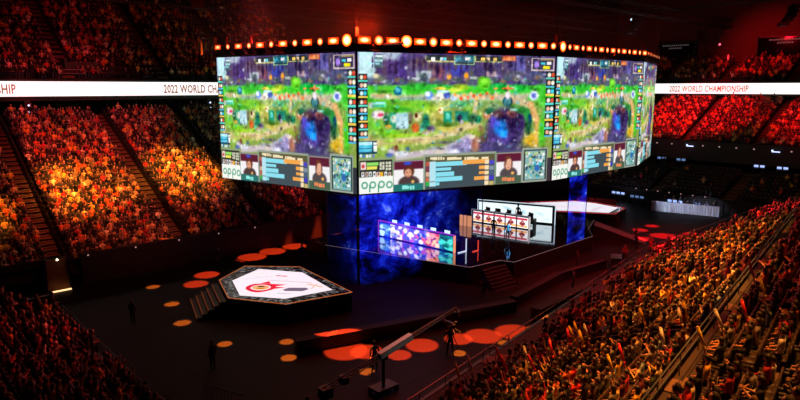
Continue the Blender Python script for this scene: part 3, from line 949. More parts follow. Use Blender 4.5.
screenled=vcol_mat('screen_led',1.05)
# make the picture's faces look outwards (towards -Y before rotation)
ZB,ZT=7.1,17.6
RIG=[(24.64,51.06),(28.15,35.97),(44.89,30.40),(60.27,30.53),(70.6,34.2),(74,47),(62,57),(38,58)]
rig=empty('hanging_video_screen',(48,44,ZB),0,'huge many-sided video screen hanging over the stage, showing a green game map','video screen')
picmesh=display_mesh('screen_picture',PIC,1.0,1.0,screenled)
cabm=mat('screen_cabinet','08080a',.6)
FACES=[]
for i in range(len(RIG)):
    p=Vector((*RIG[i],0)); q=Vector((*RIG[(i+1)%len(RIG)],0)); d=(q-p); L=d.length; d.normalize(); nrm=Vector((d.y,-d.x,0))
    ang=math.atan2(d.y,d.x); FACES.append((p,q,d,nrm,L,ang))
    g=.10
    o=bpy.data.objects.new('screen_panel',picmesh); COL.objects.link(o); o.parent=rig
    o.scale=(L-2*g,1,ZT-ZB-.1); w0=p+d*g+nrm*.01; o.location=(w0.x-48,w0.y-44,.05); o.rotation_euler=(0,0,ang)
    a=MB(); cc=(p+q)/2-nrm*.28; a.box((cc.x-48,cc.y-44,(ZT-ZB)/2),(L-.1,.5,ZT-ZB),cabm,ang); a.build('cabinet',rig)
    a=MB()
    zt=ZT-ZB
    for zz in (zt+.02,zt+.62):
        for off in (0.0,-.55):
            s=p+nrm*(off+.05); e=q+nrm*(off+.05); a.tube((s.x-48,s.y-44,zz+.06),(e.x-48,e.y-44,zz+.06),.05,blackm)
    nb=max(2,int(L/.8))
    for k in range(nb):
        s=p+d*(L*k/nb)+nrm*.05; e=p+d*(L*(k+1)/nb)+nrm*.05
        z1,z2=(zt+.08,zt+.68) if k%2 else (zt+.68,zt+.08)
        a.tube((s.x-48,s.y-44,z1),(e.x-48,e.y-44,z2),.03,blackm,n=4)
        s2=s-nrm*.55; a.tube((s.x-48,s.y-44,zt+.68),(s2.x-48,s2.y-44,zt+.68),.03,blackm,n=4)
    cc=(p+q)/2-nrm*.1; a.box((cc.x-48,cc.y-44,zt+.3),(L,.06,.62),cabm,ang)
    a.build('truss',rig)
# inner ceiling grid of the rig and its hoist lines
a=MB()
for k in range(5):
    y=36+k*4.6; a.tube((28-48,y-44,ZT-ZB+.5),(72-48,y-44,ZT-ZB+.5),.09,blackm)
for k in range(7):
    x=30+k*6.5; a.tube((x-48,33-44,ZT-ZB+.5),(x-48,56-44,ZT-ZB+.5),.09,blackm)
a.build('inner_grid',rig)
for i,(x,y) in enumerate(RIG):
    a=MB(); a.tube((x-48,y-44,ZT-ZB+.6),((x-48)*.96,(y-44)*.96,34-ZB),.03,darksteel,n=4)
    a.box((x-48,y-44,ZT-ZB+1.3),(.3,.3,.7),blackm); a.build('hoist_cable',rig)

# ------------------------------------------------------------------ lamps along the rim of the rig
lampcore=bpy.data.materials.new('lamp_lens_halo'); lampcore.use_nodes=True
nt=lampcore.node_tree; b=nt.nodes['Principled BSDF']; b.inputs['Base Color'].default_value=(0.02,.01,.01,1)
tc=nt.nodes.new('ShaderNodeTexCoord'); ln=nt.nodes.new('ShaderNodeVectorMath'); ln.operation='LENGTH'
ramp=nt.nodes.new('ShaderNodeValToRGB'); e=ramp.color_ramp.elements
e[0].position=0.0; e[0].color=(1,.82,.5,1); e[1].position=1.0; e[1].color=(.75,.03,.0,1)  # red outer ring of the lens stands in for the lamp's halo
x=e.new(.42); x.color=(1,.6,.2,1); x=e.new(.7); x.color=(1,.13,.02,1)
nt.links.new(tc.outputs['Object'],ln.inputs[0]); nt.links.new(ln.outputs['Value'],ramp.inputs['Fac']); nt.links.new(ramp.outputs['Color'],b.inputs['Emission Color'])
oi=nt.nodes.new('ShaderNodeObjectInfo'); sp=nt.nodes.new('ShaderNodeSeparateColor'); nt.links.new(oi.outputs['Color'],sp.inputs['Color'])
nt.links.new(sp.outputs[0],b.inputs['Emission Strength'])
def disc(n=16):
    d=MB(); vs=[(0,0,0)]
    for r in (.35,.7,1.0):
        for i in range(n):
            a_=2*PI*i/n; vs.append((r*math.cos(a_),0,r*math.sin(a_)))
    fs=[(0,1+i,1+(i+1)%n) for i in range(n)]
    for k in range(2):
        for i in range(n): fs.append((1+k*n+i,1+(k+1)*n+i,1+(k+1)*n+(i+1)%n,1+k*n+(i+1)%n))
    d.add(vs,fs,lampcore); return d.mesh('lens')
lensmesh=disc()
def rectlens():
    d=MB(); vs=[];fs=[]; n=9
    for j in range(n):
        for i in range(n): vs.append((-1+2*i/(n-1),0,-1+2*j/(n-1)))
    for j in range(n-1):
        for i in range(n-1): k=j*n+i; fs.append((k,k+1,k+n+1,k+n))
    d.add(vs,fs,lampcore); return d.mesh('lens')
rectmesh=rectlens()
def stage_lamp(p, ang, kind, size, power, label):
    t=empty('stage_lamp' if kind=='spot' else 'wash_lamp',(p.x,p.y,p.z),ang,label,'stage light','stage lights along the top rim of the hanging screen')
    a=MB(); 
    if kind=='spot':
        a.tube((0,.42,0),(0,.0,0),size*.62,blackm,size*1.08,n=12)
        a.build('housing',t)
    else:
        a.box((0,.16,0),(size*2.5,.3,size*1.35),blackm); a.build('housing',t)
        for s in (-1,1):
            q=MB(); q.box((0,-.04,s*size*.72),(size*2.3,.18,.02),blackm); q.build('barn_door',t)
    a=MB(); a.box((-size*1.2-.05,.2,-.15),(.04,.08,.5),darksteel); a.box((size*1.2+.05,.2,-.15),(.04,.08,.5),darksteel); a.box((0,.2,-.42),(size*2.4+.14,.08,.04),darksteel); a.build('yoke',t)
    o=bpy.data.objects.new('lens',lensmesh if kind=='spot' else rectmesh); COL.objects.link(o); o.parent=t; o.location=(0,-.012 if kind=='spot' else -.01,0)
    o.scale=(size,1,size) if kind=='spot' else (size*1.15,1,size*.55); o.color=(power,0,0,1)
    return t
ORD=['first','second','third','fourth','fifth','sixth','seventh','eighth','ninth','tenth','eleventh','twelfth','thirteenth','fourteenth','fifteenth','sixteenth','seventeenth','eighteenth','nineteenth','twentieth']+['%dth'%k for k in range(21,90)]
cnt=[12,16,15,9]
fname=['screen end face','front screen face','third screen face','narrow far screen face']
for fi in range(4):
    p,q,d,nrm,L,ang=FACES[fi]
    for k in range(cnt[fi]):
        s=(k+.5)/cnt[fi]; kind='wash' if k%2==(0 if fi!=1 else 0) else 'spot'
        pos=p+d*(L*s)+nrm*.25; pos.z=ZT+.78
        size=.26 if kind=='spot' else .42; power=2.6
        if fi==0: size*=.8+.25*s; power=1.3+1.6*s
        if fi==2: size*=.85; power=2.2
        if fi==3: size*=.6; power=.8
        if fi==0 and k==cnt[0]-1: kind='spot'; size=.43; power=6
        if fi==1 and k==3: kind='spot'; size=.43; power=6
        if fi==1 and k in (1,5): size=.33
        if fi==2 and k==0: size=.42; power=4; kind='spot'
        word='round amber spot lamp' if kind=='spot' else 'wide amber wash lamp'
        stage_lamp(pos,ang,kind,size,power,'%s, %s light from the near end of the %s'%(word,ORD[k],fname[fi]))
# vertical red-lit brackets at the entry end of the rig
for k,(u_,v_) in enumerate([(24.3,53.0),(25.2,50.0),(25.9,47.0)]):
    t=empty('rig_bracket',(u_,v_,ZT+.3),0,'upright rig bracket glowing red, %s at the end corner of the hanging screen'%ORD[k],'rig bracket','upright brackets at the rig end')
    a=MB(); a.box((0,0,.7),(.14,.14,1.5),mat('bracket_paint','7a3a2a',.6)); a.build('post',t)
    a=MB(); a.box((.12,-.3,1.4),(.5,.5,.12),blackm); a.build('arm',t)

# ------------------------------------------------------------------ see-through blue LED gauze under the rig
gz=bpy.data.materials.new('blue_gauze'); gz.use_nodes=True; nt=gz.node_tree
for nn in list(nt.nodes):
    if nn.type!='OUTPUT_MATERIAL': nt.nodes.remove(nn)
out=[q for q in nt.nodes if q.type=='OUTPUT_MATERIAL'][0]
tc=nt.nodes.new('ShaderNodeTexCoord')
n1=nt.nodes.new('ShaderNodeTexNoise'); n1.inputs['Scale'].default_value=.24; n1.inputs['Detail'].default_value=7; n1.inputs['Roughness'].default_value=.62; n1.inputs['Distortion'].default_value=1.4
n2=nt.nodes.new('ShaderNodeTexNoise'); n2.inputs['Scale'].default_value=.75; n2.inputs['Detail'].default_value=8; n2.inputs['Roughness'].default_value=.72; n2.inputs['Distortion'].default_value=.8
nt.links.new(tc.outputs['Object'],n1.inputs['Vector']); nt.links.new(tc.outputs['Object'],n2.inputs['Vector'])
mul=nt.nodes.new('ShaderNodeMath'); mul.operation='MULTIPLY'; nt.links.new(n1.outputs['Fac'],mul.inputs[0]); nt.links.new(n2.outputs['Fac'],mul.inputs[1])
rm=nt.nodes.new('ShaderNodeValToRGB'); e=rm.color_ramp.elements; e[0].position=.17; e[0].color=(0,0,.012,1); e[1].position=.42; e[1].color=(.35,.55,1,1)
x=e.new(.235); x.color=(.002,.004,.30,1); x=e.new(.315); x.color=(.010,.035,.90,1)
nt.links.new(mul.outputs[0],rm.inputs['Fac'])
em=nt.nodes.new('ShaderNodeEmission'); nt.links.new(rm.outputs['Color'],em.inputs['Color'])
at=nt.nodes.new('ShaderNodeAttribute'); at.attribute_name='fade'
st=nt.nodes.new('ShaderNodeMath'); st.operation='MULTIPLY'; st.inputs[1].default_value=1.0; nt.links.new(at.outputs['Fac'],st.inputs[0]); nt.links.new(st.outputs[0],em.inputs['Strength'])
tr=nt.nodes.new('ShaderNodeBsdfTransparent'); tr.inputs['Color'].default_value=(.92,.92,.95,1)
ad=nt.nodes.new('ShaderNodeAddShader'); nt.links.new(em.outputs[0],ad.inputs[0]); nt.links.new(tr.outputs[0],ad.inputs[1]); nt.links.new(ad.outputs[0],out.inputs['Surface'])
def gauze_sheet(name, parent, p, q, z0, z1, fadefn):
    nx,nz=24,24; vs=[];fs=[];fd=[]
    for j in range(nz+1):
        for i in range(nx+1):
            s=i/nx;t_=j/nz; vs.append((p[0]+(q[0]-p[0])*s,p[1]+(q[1]-p[1])*s,z0+(z1-z0)*t_)); fd.append(fadefn(s,t_,z0+(z1-z0)*t_))
    for j in range(nz):
        for i in range(nx): k=j*(nx+1)+i; fs.append((k,k+1,k+nx+2,k+nx+1))
    me=bpy.data.meshes.new(name); me.from_pydata(vs,[],fs); at_=me.attributes.new('fade','FLOAT','POINT'); at_.data.foreach_set('value',fd)
    me.materials.append(gz); o=bpy.data.objects.new(name,me); COL.objects.link(o); o.parent=parent; return o
g0=empty('led_gauze',(0,0,0),0,'see-through blue nebula gauze hanging from the front corner of the big screen to the floor','LED gauze')
clamp=lambda v:max(0,min(1,v))
gauze_sheet('gauze_sheet',g0,(27.45,39.0),(28.1,36.15),.05,7.05,lambda s,t,z:(.02+.6*s**3)*clamp(z/4+.02))
gauze_sheet('gauze_sheet',g0,(28.2,35.9),(33.2,34.25),.05,7.05,lambda s,t,z:1.15*clamp(z/3.0+.05)*(1 if z>2.4 else clamp(1.25-1.15*s*(2.4-z)/1.6)))
gauze_sheet('gauze_sheet',g0,(33.2,34.25),(38.4,32.5),1.45,7.05,lambda s,t,z:(.62 if z>1.4 else .62)*clamp(1.0-1.3*s)**1.2+.015)
a=MB(); a.tube((27.45,39.0,.05),(27.45,39.0,7.05),.035,darksteel); a.tube((28.15,36.0,.05),(28.15,36.0,7.05),.035,darksteel); a.tube((38.4,32.5,1.45),(38.4,32.5,7.05),.035,darksteel)
a.tube((27.45,39,7.0),(28.15,36,7.0),.05,blackm); a.tube((28.15,36,7.0),(38.4,32.5,7.0),.05,blackm); a.build('frame',g0)
g1=empty('led_pillar',(0,0,0),0,'narrow blue glowing LED pillar between stage and white table','LED pillar')
gauze_sheet('gauze_sheet',g1,(54.4,34.65),(56.5,33.85),1.45,7.05,lambda s,t,z:.85)
a=MB(); a.tube((54.4,34.65,1.42),(54.4,34.65,7.05),.04,darksteel); a.tube((56.5,33.85,1.42),(56.5,33.85,7.05),.04,darksteel); a.build('frame',g1)
# ------------------------------------------------------------------ people
skinm=mat('skin','b98468',0.6); hairm=mat('dark_hair','17100d',0.55); trous=mat('dark_trousers','15171f',0.85); shoem=mat('shoes','0d0c0c',0.5)
shirtm=mat('shirt_cloth',rough=0.85,objcol=True); eyem=mat('eye_dark','0a0808',.3)
def person_mesh(name, pose, sleeves='short', arms=None, tr=trous, head_tilt=(0,0), lean=0.0, legs=None):
    """one continuous body grown over a skeleton; origin between the feet, facing +Y. arms: {side:(elbow,wrist,finger direction)}"""
    J={}; E=[]; Rr={}
    def j(n,p,r,ry=None): J[n]=Vector(p); Rr[n]=(r,ry or r)
    if pose=='sit':
        hz=.52; j('pelvis',(0,-.02,hz),.145,.13); ch=.42
        j('hipL',(-.1,.02,hz),.09);j('hipR',(.1,.02,hz),.09)
        j('kneeL',(-.12,.42,.50),.062);j('kneeR',(.12,.42,.50),.062)
        j('ankL',(-.12,.44,.10),.042);j('ankR',(.12,.44,.10),.042)
        j('toeL',(-.13,.62,.045),.036);j('toeR',(.13,.62,.045),.036)
    else:
        hz=.93; j('pelvis',(0,0,hz),.135,.12)
        lg=legs or {}
        j('hipL',(-.1,0,hz-.05),.095);j('hipR',(.1,0,hz-.05),.095)
        j('kneeL',lg.get('kneeL',(-.115,.03,.49)),.062);j('kneeR',lg.get('kneeR',(.115,.03,.49)),.062)
        j('ankL',lg.get('ankL',(-.12,0,.09)),.043);j('ankR',lg.get('ankR',(.12,0,.09)),.043)
        a=J['ankL'];c_=J['ankR']; j('toeL',(a.x-.02,a.y+.18,.045),.037);j('toeR',(c_.x+.02,c_.y+.18,.045),.037)
    L=lean
    j('belly',(0,.03*0+L*.2,hz+.18),.125,.11); j('chest',(0,L*.5,hz+.38),.15,.12); j('upch',(0,L*.72,hz+.49),.105,.1)
    j('neck',(0,L*.8+.005,hz+.585),.052); hx,hy=head_tilt
    j('head',(hx,L*.8+.03+hy,hz+.70),.088); j('crown',(hx*1.3,L*.8+.01+hy*1.2,hz+.785),.07)
    j('shL',(-.175,L*.7,hz+.47),.062); j('shR',(.175,L*.7,hz+.47),.062)
    A=arms or {}
    for s,n in ((-1,'L'),(1,'R')):
        el,wr,fd=A.get(n,((s*.23,.06+L*.5,hz+.20),(s*.14,.28+L*.5,hz+.14),(-s*.4,.9,-.1)))
        j('el'+n,el,.045); j('wr'+n,wr,.03,.026)
        fd=Vector(fd).normalized(); j('palm'+n,Vector(wr)+fd*.055,.036,.022)
    E=[('pelvis','belly'),('belly','chest'),('chest','upch'),('upch','neck'),('neck','head'),('head','crown')]
    for n in 'LR': E+=[('pelvis','hip'+n),('hip'+n,'knee'+n),('knee'+n,'ank'+n),('ank'+n,'toe'+n),('upch','sh'+n),('sh'+n,'el'+n),('el'+n,'wr'+n),('wr'+n,'palm'+n)]
    names=list(J); me=bpy.data.meshes.new('tmp'); me.from_pydata([tuple(J[k]) for k in names],[(names.index(a),names.index(b)) for a,b in E],[])
    o=bpy.data.objects.new('tmp',me); COL.objects.link(o)
    o.modifiers.new('s','SKIN').use_smooth_shade=True
    if not me.skin_vertices: me.skin_vertices_add() if hasattr(me,'skin_vertices_add') else None
    sv=me.skin_vertices[0].data if me.skin_vertices else None
    if sv is None:
        bpy.context.view_layer.objects.active=o; bpy.ops.mesh.customdata_skin_add(); sv=me.skin_vertices[0].data
    for i,k in enumerate(names): sv[i].radius=Rr[k]; sv[i].use_root=(k=='pelvis')
    ss=o.modifiers.new('u','SUBSURF'); ss.levels=1; ss.render_levels=1
    bpy.context.view_layer.update()
    me2=bpy.data.meshes.new_from_object(o.evaluated_get(bpy.context.evaluated_depsgraph_get())); bpy.data.objects.remove(o)
    segs=[]
    for a,b in E:
        if a in('neck','head') : k='skin'
        elif a=='upch' and b=='neck': k='shirt'
        elif a[:2]=='wr': k='skin'
        elif a[:2]=='el': k='skin' if sleeves=='short' else 'shirt'
        elif a[:3]=='ank': k='shoe'
        elif a[:3] in('hip','kne') or b[:3]=='hip': k='tr'
        else: k='shirt'
        segs.append((J[a],J[b],k,(Rr[a][0]+Rr[b][0])/2))
    H=J['head']
    vs=[]
    for v in me2.vertices:
        c_=v.co
        if (c_-H).length<.17 and c_.z>H.z-.1:
            d=c_-H
            if d.y>0.04 and abs(d.x)<.028 and -.035<d.z<.02: c_=c_+Vector((0,.018,0))          # nose
            c_=Vector((H.x+(c_.x-H.x)*.86,c_.y,c_.z))
        vs.append(tuple(c_))
    mb=MB(); sm={'skin':skinm,'shirt':shirtm,'tr':tr,'shoe':shoem}
    for k in ('skin','shirt','tr','shoe'): mb.mi(sm[k])
    fs=[tuple(p.vertices) for p in me2.polygons]
    mb.v=vs; mb.f=fs
    for p in me2.polygons:
        c_=p.center; best=None
        for a,b,k,r_ in segs:
            ab=b-a; t=max(0,min(1,(c_-a).dot(ab)/max(ab.length_squared,1e-9))); d=(c_-a-ab*t).length-r_
            if best is None or d<best[0]: best=(d,k)
        mb.m.append(mb.mats.index(sm[best[1]]))
    # eyes, ears, fingers
    for s in (-1,1):
        mb.ball((H.x+s*.032,H.y+.083,H.z+.005),(.012,.008,.008),eyem,6,4)
        mb.ball((H.x+s*.083,H.y,H.z),(.012,.022,.03),skinm,6,4)
    mb.box((H.x,H.y+.084,H.z-.052),(.045,.01,.008),mat('lips','7a3a34',.6))
    for s,n in ((-1,'L'),(1,'R')):
        w0=J['wr'+n]; pm=J['palm'+n]; fd=(pm-w0).normalized()
        side=fd.cross(Vector((0,0,1))); 
        if side.length<.2: side=Vector((1,0,0))
        side.normalize(); up=side.cross(fd).normalized()
        for q,(off,ln) in enumerate(((-.027,.068),(-.009,.078),(.009,.073),(.027,.058))):
            b0=pm+side*off+fd*.015; b1=b0+fd*ln*.55-up*.006; b2=b1+fd*ln*.42-up*.024
            mb.tube(b0,b1,.0095,skinm,.0085,n=5); mb.tube(b1,b2,.0085,skinm,.006,n=5)
        b0=w0+fd*.02-side*s*.025; b1=b0+fd*.035-side*s*.03; b2=b1+fd*.03-up*.01; mb.tube(b0,b1,.0115,skinm,.01,n=5); mb.tube(b1,b2,.01,skinm,.007,n=5)
    me3=mb.mesh(name,True)
    return me3,H
def hair_mesh(name,H,long=False):
    mb=MB(); n=10
    vs=[];fs=[]
    rows=5
    for j_ in range(rows+1):
        t=PI/2-(j_/rows)*(PI*.62)
        for i in range(n):
            a=2*PI*i/n; cut=0
            fr=max(0,math.sin(a))
            tt=max(t,PI/2-(PI*.62)*(1-.55*fr)*1.0)
            r=1.0; z=math.sin(tt)*.118; 
            vs.append((H.x+.092*math.cos(tt)*math.cos(a),H.y-.012+.108*math.cos(tt)*math.sin(a),H.z+.018+z))
    for j_ in range(rows):
        for i in range(n): a=j_*n+i;b=j_*n+(i+1)%n; fs.append((a,a+n,b+n,b))
    fs.append(tuple(range(n)))
    mb.add(vs,fs,hairm)
    if long:
        mb.ball((H.x,H.y-.06,H.z-.09),(.095,.055,.17),hairm,8,6)
    return mb.mesh(name,True)
PROT={}
def proto(key,pose,**kw):
    long=kw.pop('long',False)
    me,H=person_mesh('body_'+key,pose,**kw); PROT[key]=(me,hair_mesh('hair_'+key,H,long),H)
h=.52
proto('lap','sit'); proto('lap_long','sit',long=True,sleeves='long')
proto('clap','sit',sleeves='long',arms={'L':((-.26,.12,h+.22),(-.06,.30,h+.42),(.25,.3,.9)),'R':((.26,.12,h+.22),(.06,.30,h+.42),(-.25,.3,.9))})
proto('armup','sit',arms={'L':((-.23,.06,h+.2),(-.14,.28,h+.14),(.4,.9,-.1)),'R':((.27,.08,h+.66),(.24,.14,h+.92),(0,.2,1))})
proto('botharms','sit',sleeves='long',arms={'L':((-.3,.1,h+.62),(-.27,.16,h+.89),(0,.2,1)),'R':((.3,.1,h+.62),(.27,.16,h+.89),(0,.2,1))})
proto('lean','sit',lean=.3,arms={'L':((-.24,.2,h+.2),(-.13,.36,h+.1),(.2,1,-.2)),'R':((.24,.2,h+.2),(.13,.36,h+.1),(-.2,1,-.2))})
proto('phone','sit',long=True,arms={'L':((-.23,.12,h+.25),(-.06,.34,h+.38),(.2,.6,.6)),'R':((.23,.12,h+.25),(.06,.34,h+.38),(-.2,.6,.6))})
h=.93
proto('stand','stand',sleeves='long',arms={'L':((-.25,-.02,h+.2),(-.24,.08,h-.06),(0,.15,-1)),'R':((.25,-.02,h+.2),(.24,.08,h-.06),(0,.15,-1))})
proto('standclap','stand',long=True,arms={'L':((-.26,.12,h+.22),(-.06,.30,h+.36),(.25,.3,.9)),'R':((.26,.12,h+.22),(.06,.30,h+.36),(-.25,.3,.9))})
proto('operate','stand',sleeves='long',lean=.12,arms={'L':((-.27,.16,h+.25),(-.12,.42,h+.38),(.2,1,.1)),'R':((.27,.16,h+.25),(.12,.42,h+.38),(-.2,1,.1))},legs={'kneeL':(-.13,.08,.48),'ankL':(-.14,.12,.09),'ankR':(.14,-.12,.09)})
proto('walk','stand',sleeves='long',arms={'L':((-.25,.06,h+.2),(-.22,.22,h+.02),(0,.5,-1)),'R':((.25,-.08,h+.2),(.23,-.12,h-.05),(0,-.1,-1))},legs={'kneeL':(-.11,.14,.5),'ankL':(-.11,.16,.1),'kneeR':(.11,-.02,.5),'ankR':(.11,-.22,.12)})
def put_person(name,key,loc,rz,color,label,cat='person',group=None,scale=1.0):
    me,hm,H=PROT[key]
    o=bpy.data.objects.new(name,me); COL.objects.link(o); o.location=loc; o.rotation_euler=(0,0,rz); o.color=color; o.scale=(scale,)*3
    o['label']=label; o['category']=cat
    if group: o['group']=group
    hh=bpy.data.objects.new('hair',hm); COL.objects.link(hh); hh.parent=o
    return o
CLOTH=[('black','0c0c0e'),('navy','10162c'),('charcoal','1c1c20'),('maroon','3a1018'),('white','d8d4cc'),('pale yellow','d8c070'),('orange','c8642a'),('red','b02430'),('grey','77757a'),('black','141416'),('navy','1c2440'),('cream','c8b898'),('maroon','5a1c28'),('light blue','7a98b8'),('dark green','22382c'),('black','1a181a'),('charcoal','2c2c30'),('yellow','e0b030'),('red','c01820')]
POSES=[('lap','resting hands'),('lap_long','sitting back'),('clap','clapping'),('armup','arm raised'),('botharms','arms up'),('lean','leaning forward'),('phone','hands together')]
NAMEROW=['front row','second row','third row','fourth row','fifth row','sixth row','seventh row','eighth row','ninth row','tenth row','11th row','12th row','13th row','14th row','15th row','16th row','17th row','18th row','19th row','20th row']+['%dth row'%k for k in range(21,40)]
occ=[s for s in SEATS if rng.random()<s[9]]
inview=[s for s in occ if seen(s[0],s[1],s[2]+1.0,-2)[0]]
near=sorted(inview,key=lambda s:s[8])[:300]
nearset=set(id(s) for s in near)
AISL={0:'before first aisle',1:'after first aisle',2:'after second aisle',3:'after third aisle',4:'after fourth aisle',5:'after fifth aisle'}
used=set(); sticks=[]
for s in near:
    x,y,z,fc,r,blk,seat,zone,dist,fl=s
    ci=int(rng.integers(len(CLOTH))); cn,ch=CLOTH[ci]; w_=rng.random()
    pi=int(rng.choice(len(POSES),p=[.26,.2,.17,.06,.05,.15,.11])); key,pt=POSES[pi]
    where={'near':'big stand','rear':'raised rear stand','nearfar':'far stand','end':'entry stand'}.get(zone,zone+' stand')
    lab='%s-clad spectator %s, %s of %s, %s seat %s'%(cn.replace(' ','-'),pt,NAMEROW[r],where,ORD[seat-1],AISL[blk])
    jx,jy=rng.normal()*.05,rng.normal()*.05
    o=put_person('spectator',key,(x+jx,y+jy-.0,z+.002),fc+rng.normal()*.18,hexc(ch),lab,'person','spectators in the stands around the stage',1.0+rng.normal()*.04)
    if key in('armup','botharms') : sticks.append((s,o,key))
# inflatable cheering sticks held up by some of them
for k,(s,o,key) in enumerate(sticks[:26]):
    h=.52; cn,ch=[('yellow','d8b820'),('red','c01c24'),('white','d0d0d0')][k%3]
    a=MB(); p=Vector((.25,.16,h+.98)); tl=rng.normal()*.25
    q=p+Vector((tl*.4,.2,.55)); a.tube(p-(q-p)*.18,p,.035,mat('stick_'+cn,ch,.35),.05,n=8); a.tube(p,q,.05,mat('stick_'+cn,ch,.35),n=8); a.ball(tuple(q),(.05,.05,.06),mat('stick_'+cn,ch,.35))
    t=a.build('cheering_stick',None,o.location,o.rotation_euler,True)
    tag(t,'%s cheering stick, %s'%(cn,', '.join(o['label'].split(', ')[1:])),'cheering stick','cheering sticks held in the stands')

# everyone farther away: one crowd, nobody could count them
def low_person(var):
    P=[]  # (verts, faces, colour slot)
    m=MB()
    S_,T_,K_,H_='s','t','k','h'
    sit=var<3
    hz=.50 if sit else .92
    m.mats=[S_,T_,K_,H_]
    def ring(parts,k,n=6):
        vs=[];fs=[]
        for (x,y,z,rx,ry) in parts:
            for i in range(n): a=2*PI*(i+.5)/n; vs.append((x+rx*math.cos(a),y+ry*math.sin(a),z))
        for q in range(len(parts)-1):
            for i in range(n): fs.append((q*n+i,q*n+(i+1)%n,(q+1)*n+(i+1)%n,(q+1)*n+i))
        fs.append(tuple(range((len(parts)-1)*n,len(parts)*n))); m.add(vs,fs,k)
    ring([(0,0,hz-.06,.16,.13),(0,.01,hz+.2,.145,.11),(0,.01,hz+.42,.20,.12),(0,.01,hz+.52,.09,.08)],S_)
    ring([(0,.02,hz+.50,.05,.05),(0,.04,hz+.60,.075,.085),(0,.04,hz+.72,.085,.1),(0,.03,hz+.80,.045,.06)],K_)
    ring([(0,.005,hz+.64,.088,.095),(0,.0,hz+.74,.094,.105),(0,.01,hz+.825,.05,.06)],H_)
    def limb(p,q,r,k,r2=None): m.tube(p,q,r,k,r2,n=4,caps=False)
    if sit:
        for s in(-1,1): limb((s*.1,0,hz),(s*.12,.42,hz),.085,T_,.06); limb((s*.12,.42,hz),(s*.12,.42,.03),.06,T_,.05)
    else:
        for s in(-1,1): limb((s*.09,0,hz),(s*.11,0,.03),.09,T_,.05)
    for s in(-1,1):
        v=var%3
        if v==0: e=(s*.25,.05,hz+.2);w_=(s*.1,.28,hz+.14)
        elif v==1: e=(s*.26,.14,hz+.25);w_=(s*.05,.28,hz+.44)
        else: e=(s*.29,.06,hz+.62) if s>0 else (s*.25,.05,hz+.2); w_=(s*.26,.1,hz+.9) if s>0 else (s*.1,.28,hz+.14)
        limb((s*.19,0,hz+.45),e,.055,S_,.045); limb(e,w_,.042,S_ if v!=0 else K_,.03); m.ball(w_,(.045,.045,.05),K_,5,3)
    return m
LOW=[low_person(v) for v in (0,1,2,3,4)]
LOWD=[]
for m_ in LOW:
    V=np.array(m_.v); sl=np.zeros(len(V),int)
    for f_,k in zip(m_.f,m_.m):
        for i in f_: sl[i]=k
    LOWD.append((V,m_.f,sl))
rest=[s for s in occ if id(s) not in nearset]
PALE=dict(left=[('d8b080',3),('d06428',2.5),('b02430',2.2),('e8b040',3),('181418',9),('282024',6),('786050',1.5),('5a2028',2),('302838',1),('f0e0c0',1.2)])
Vs=[];Cs=[];Ls=[];Ns=[];off=0; Mi=[]
pal=[np.array(hexc(c)[:3]) for c,_ in PALE['left']]; pw=np.array([q for _,q in PALE['left']],float); pw/=pw.sum()
for s in rest:
    x,y,z,fc,r,blk,seat,zone,dist,fl=s
    var=int(rng.choice(5,p=[.36,.26,.14,.12,.12])) if zone!='far' else int(rng.choice(5,p=[.5,.3,.1,.05,.05]))
    V,F,sl=LOWD[var]; a=fc+rng.normal()*.2; sc=(.92 if zone in('left','far') else 1)+rng.normal()*.05
    ca,sa=math.cos(a),math.sin(a)
    W=np.empty_like(V); W[:,0]=x+rng.normal()*.05+sc*(V[:,0]*ca-V[:,1]*sa); W[:,1]=y+rng.normal()*.06+sc*(V[:,0]*sa+V[:,1]*ca); W[:,2]=z+sc*V[:,2]
    sh=pal[rng.choice(len(pal),p=pw)]; tr_=np.array([.012,.013,.02])*(1+3*rng.random()); sk=np.array([.42,.22,.14])*(.55+.6*rng.random()); hr=np.array([.012,.008,.006]) if rng.random()<.8 else np.array([.12,.06,.02])
    C=np.ones((len(V),4)); tab=np.stack([sh,tr_,sk,hr]); C[:,:3]=tab[sl]
    Vs.append(W);Cs.append(C)
    for f_ in F: Ls.append([off+i for i in f_])
    off+=len(V)
me=bpy.data.meshes.new('crowd'); V=np.concatenate(Vs); C=np.concatenate(Cs)
cntv=np.array([len(f_) for f_ in Ls]); flat=np.fromiter((i for f_ in Ls for i in f_),dtype=np.int32,count=int(cntv.sum()))
me.vertices.add(len(V)); me.vertices.foreach_set('co',V.ravel()); me.loops.add(len(flat)); me.loops.foreach_set('vertex_index',flat)
me.polygons.add(len(cntv)); me.polygons.foreach_set('loop_start',np.concatenate([[0],np.cumsum(cntv)[:-1]]).astype(np.int32))
me.update(calc_edges=True); at_=me.color_attributes.new('col','FLOAT_COLOR','POINT'); at_.data.foreach_set('color',C.ravel()); me.materials.append(vcol_mat('crowd_cloth'))
o=bpy.data.objects.new('seated_crowd',me); COL.objects.link(o); tag(o,'crowd of spectators filling the distant stands all around the arena','crowd',kind='stuff')
print('CROWD',len(rest),'near',len(near),'maxdist',near[-1][8],'faces',len(cntv))
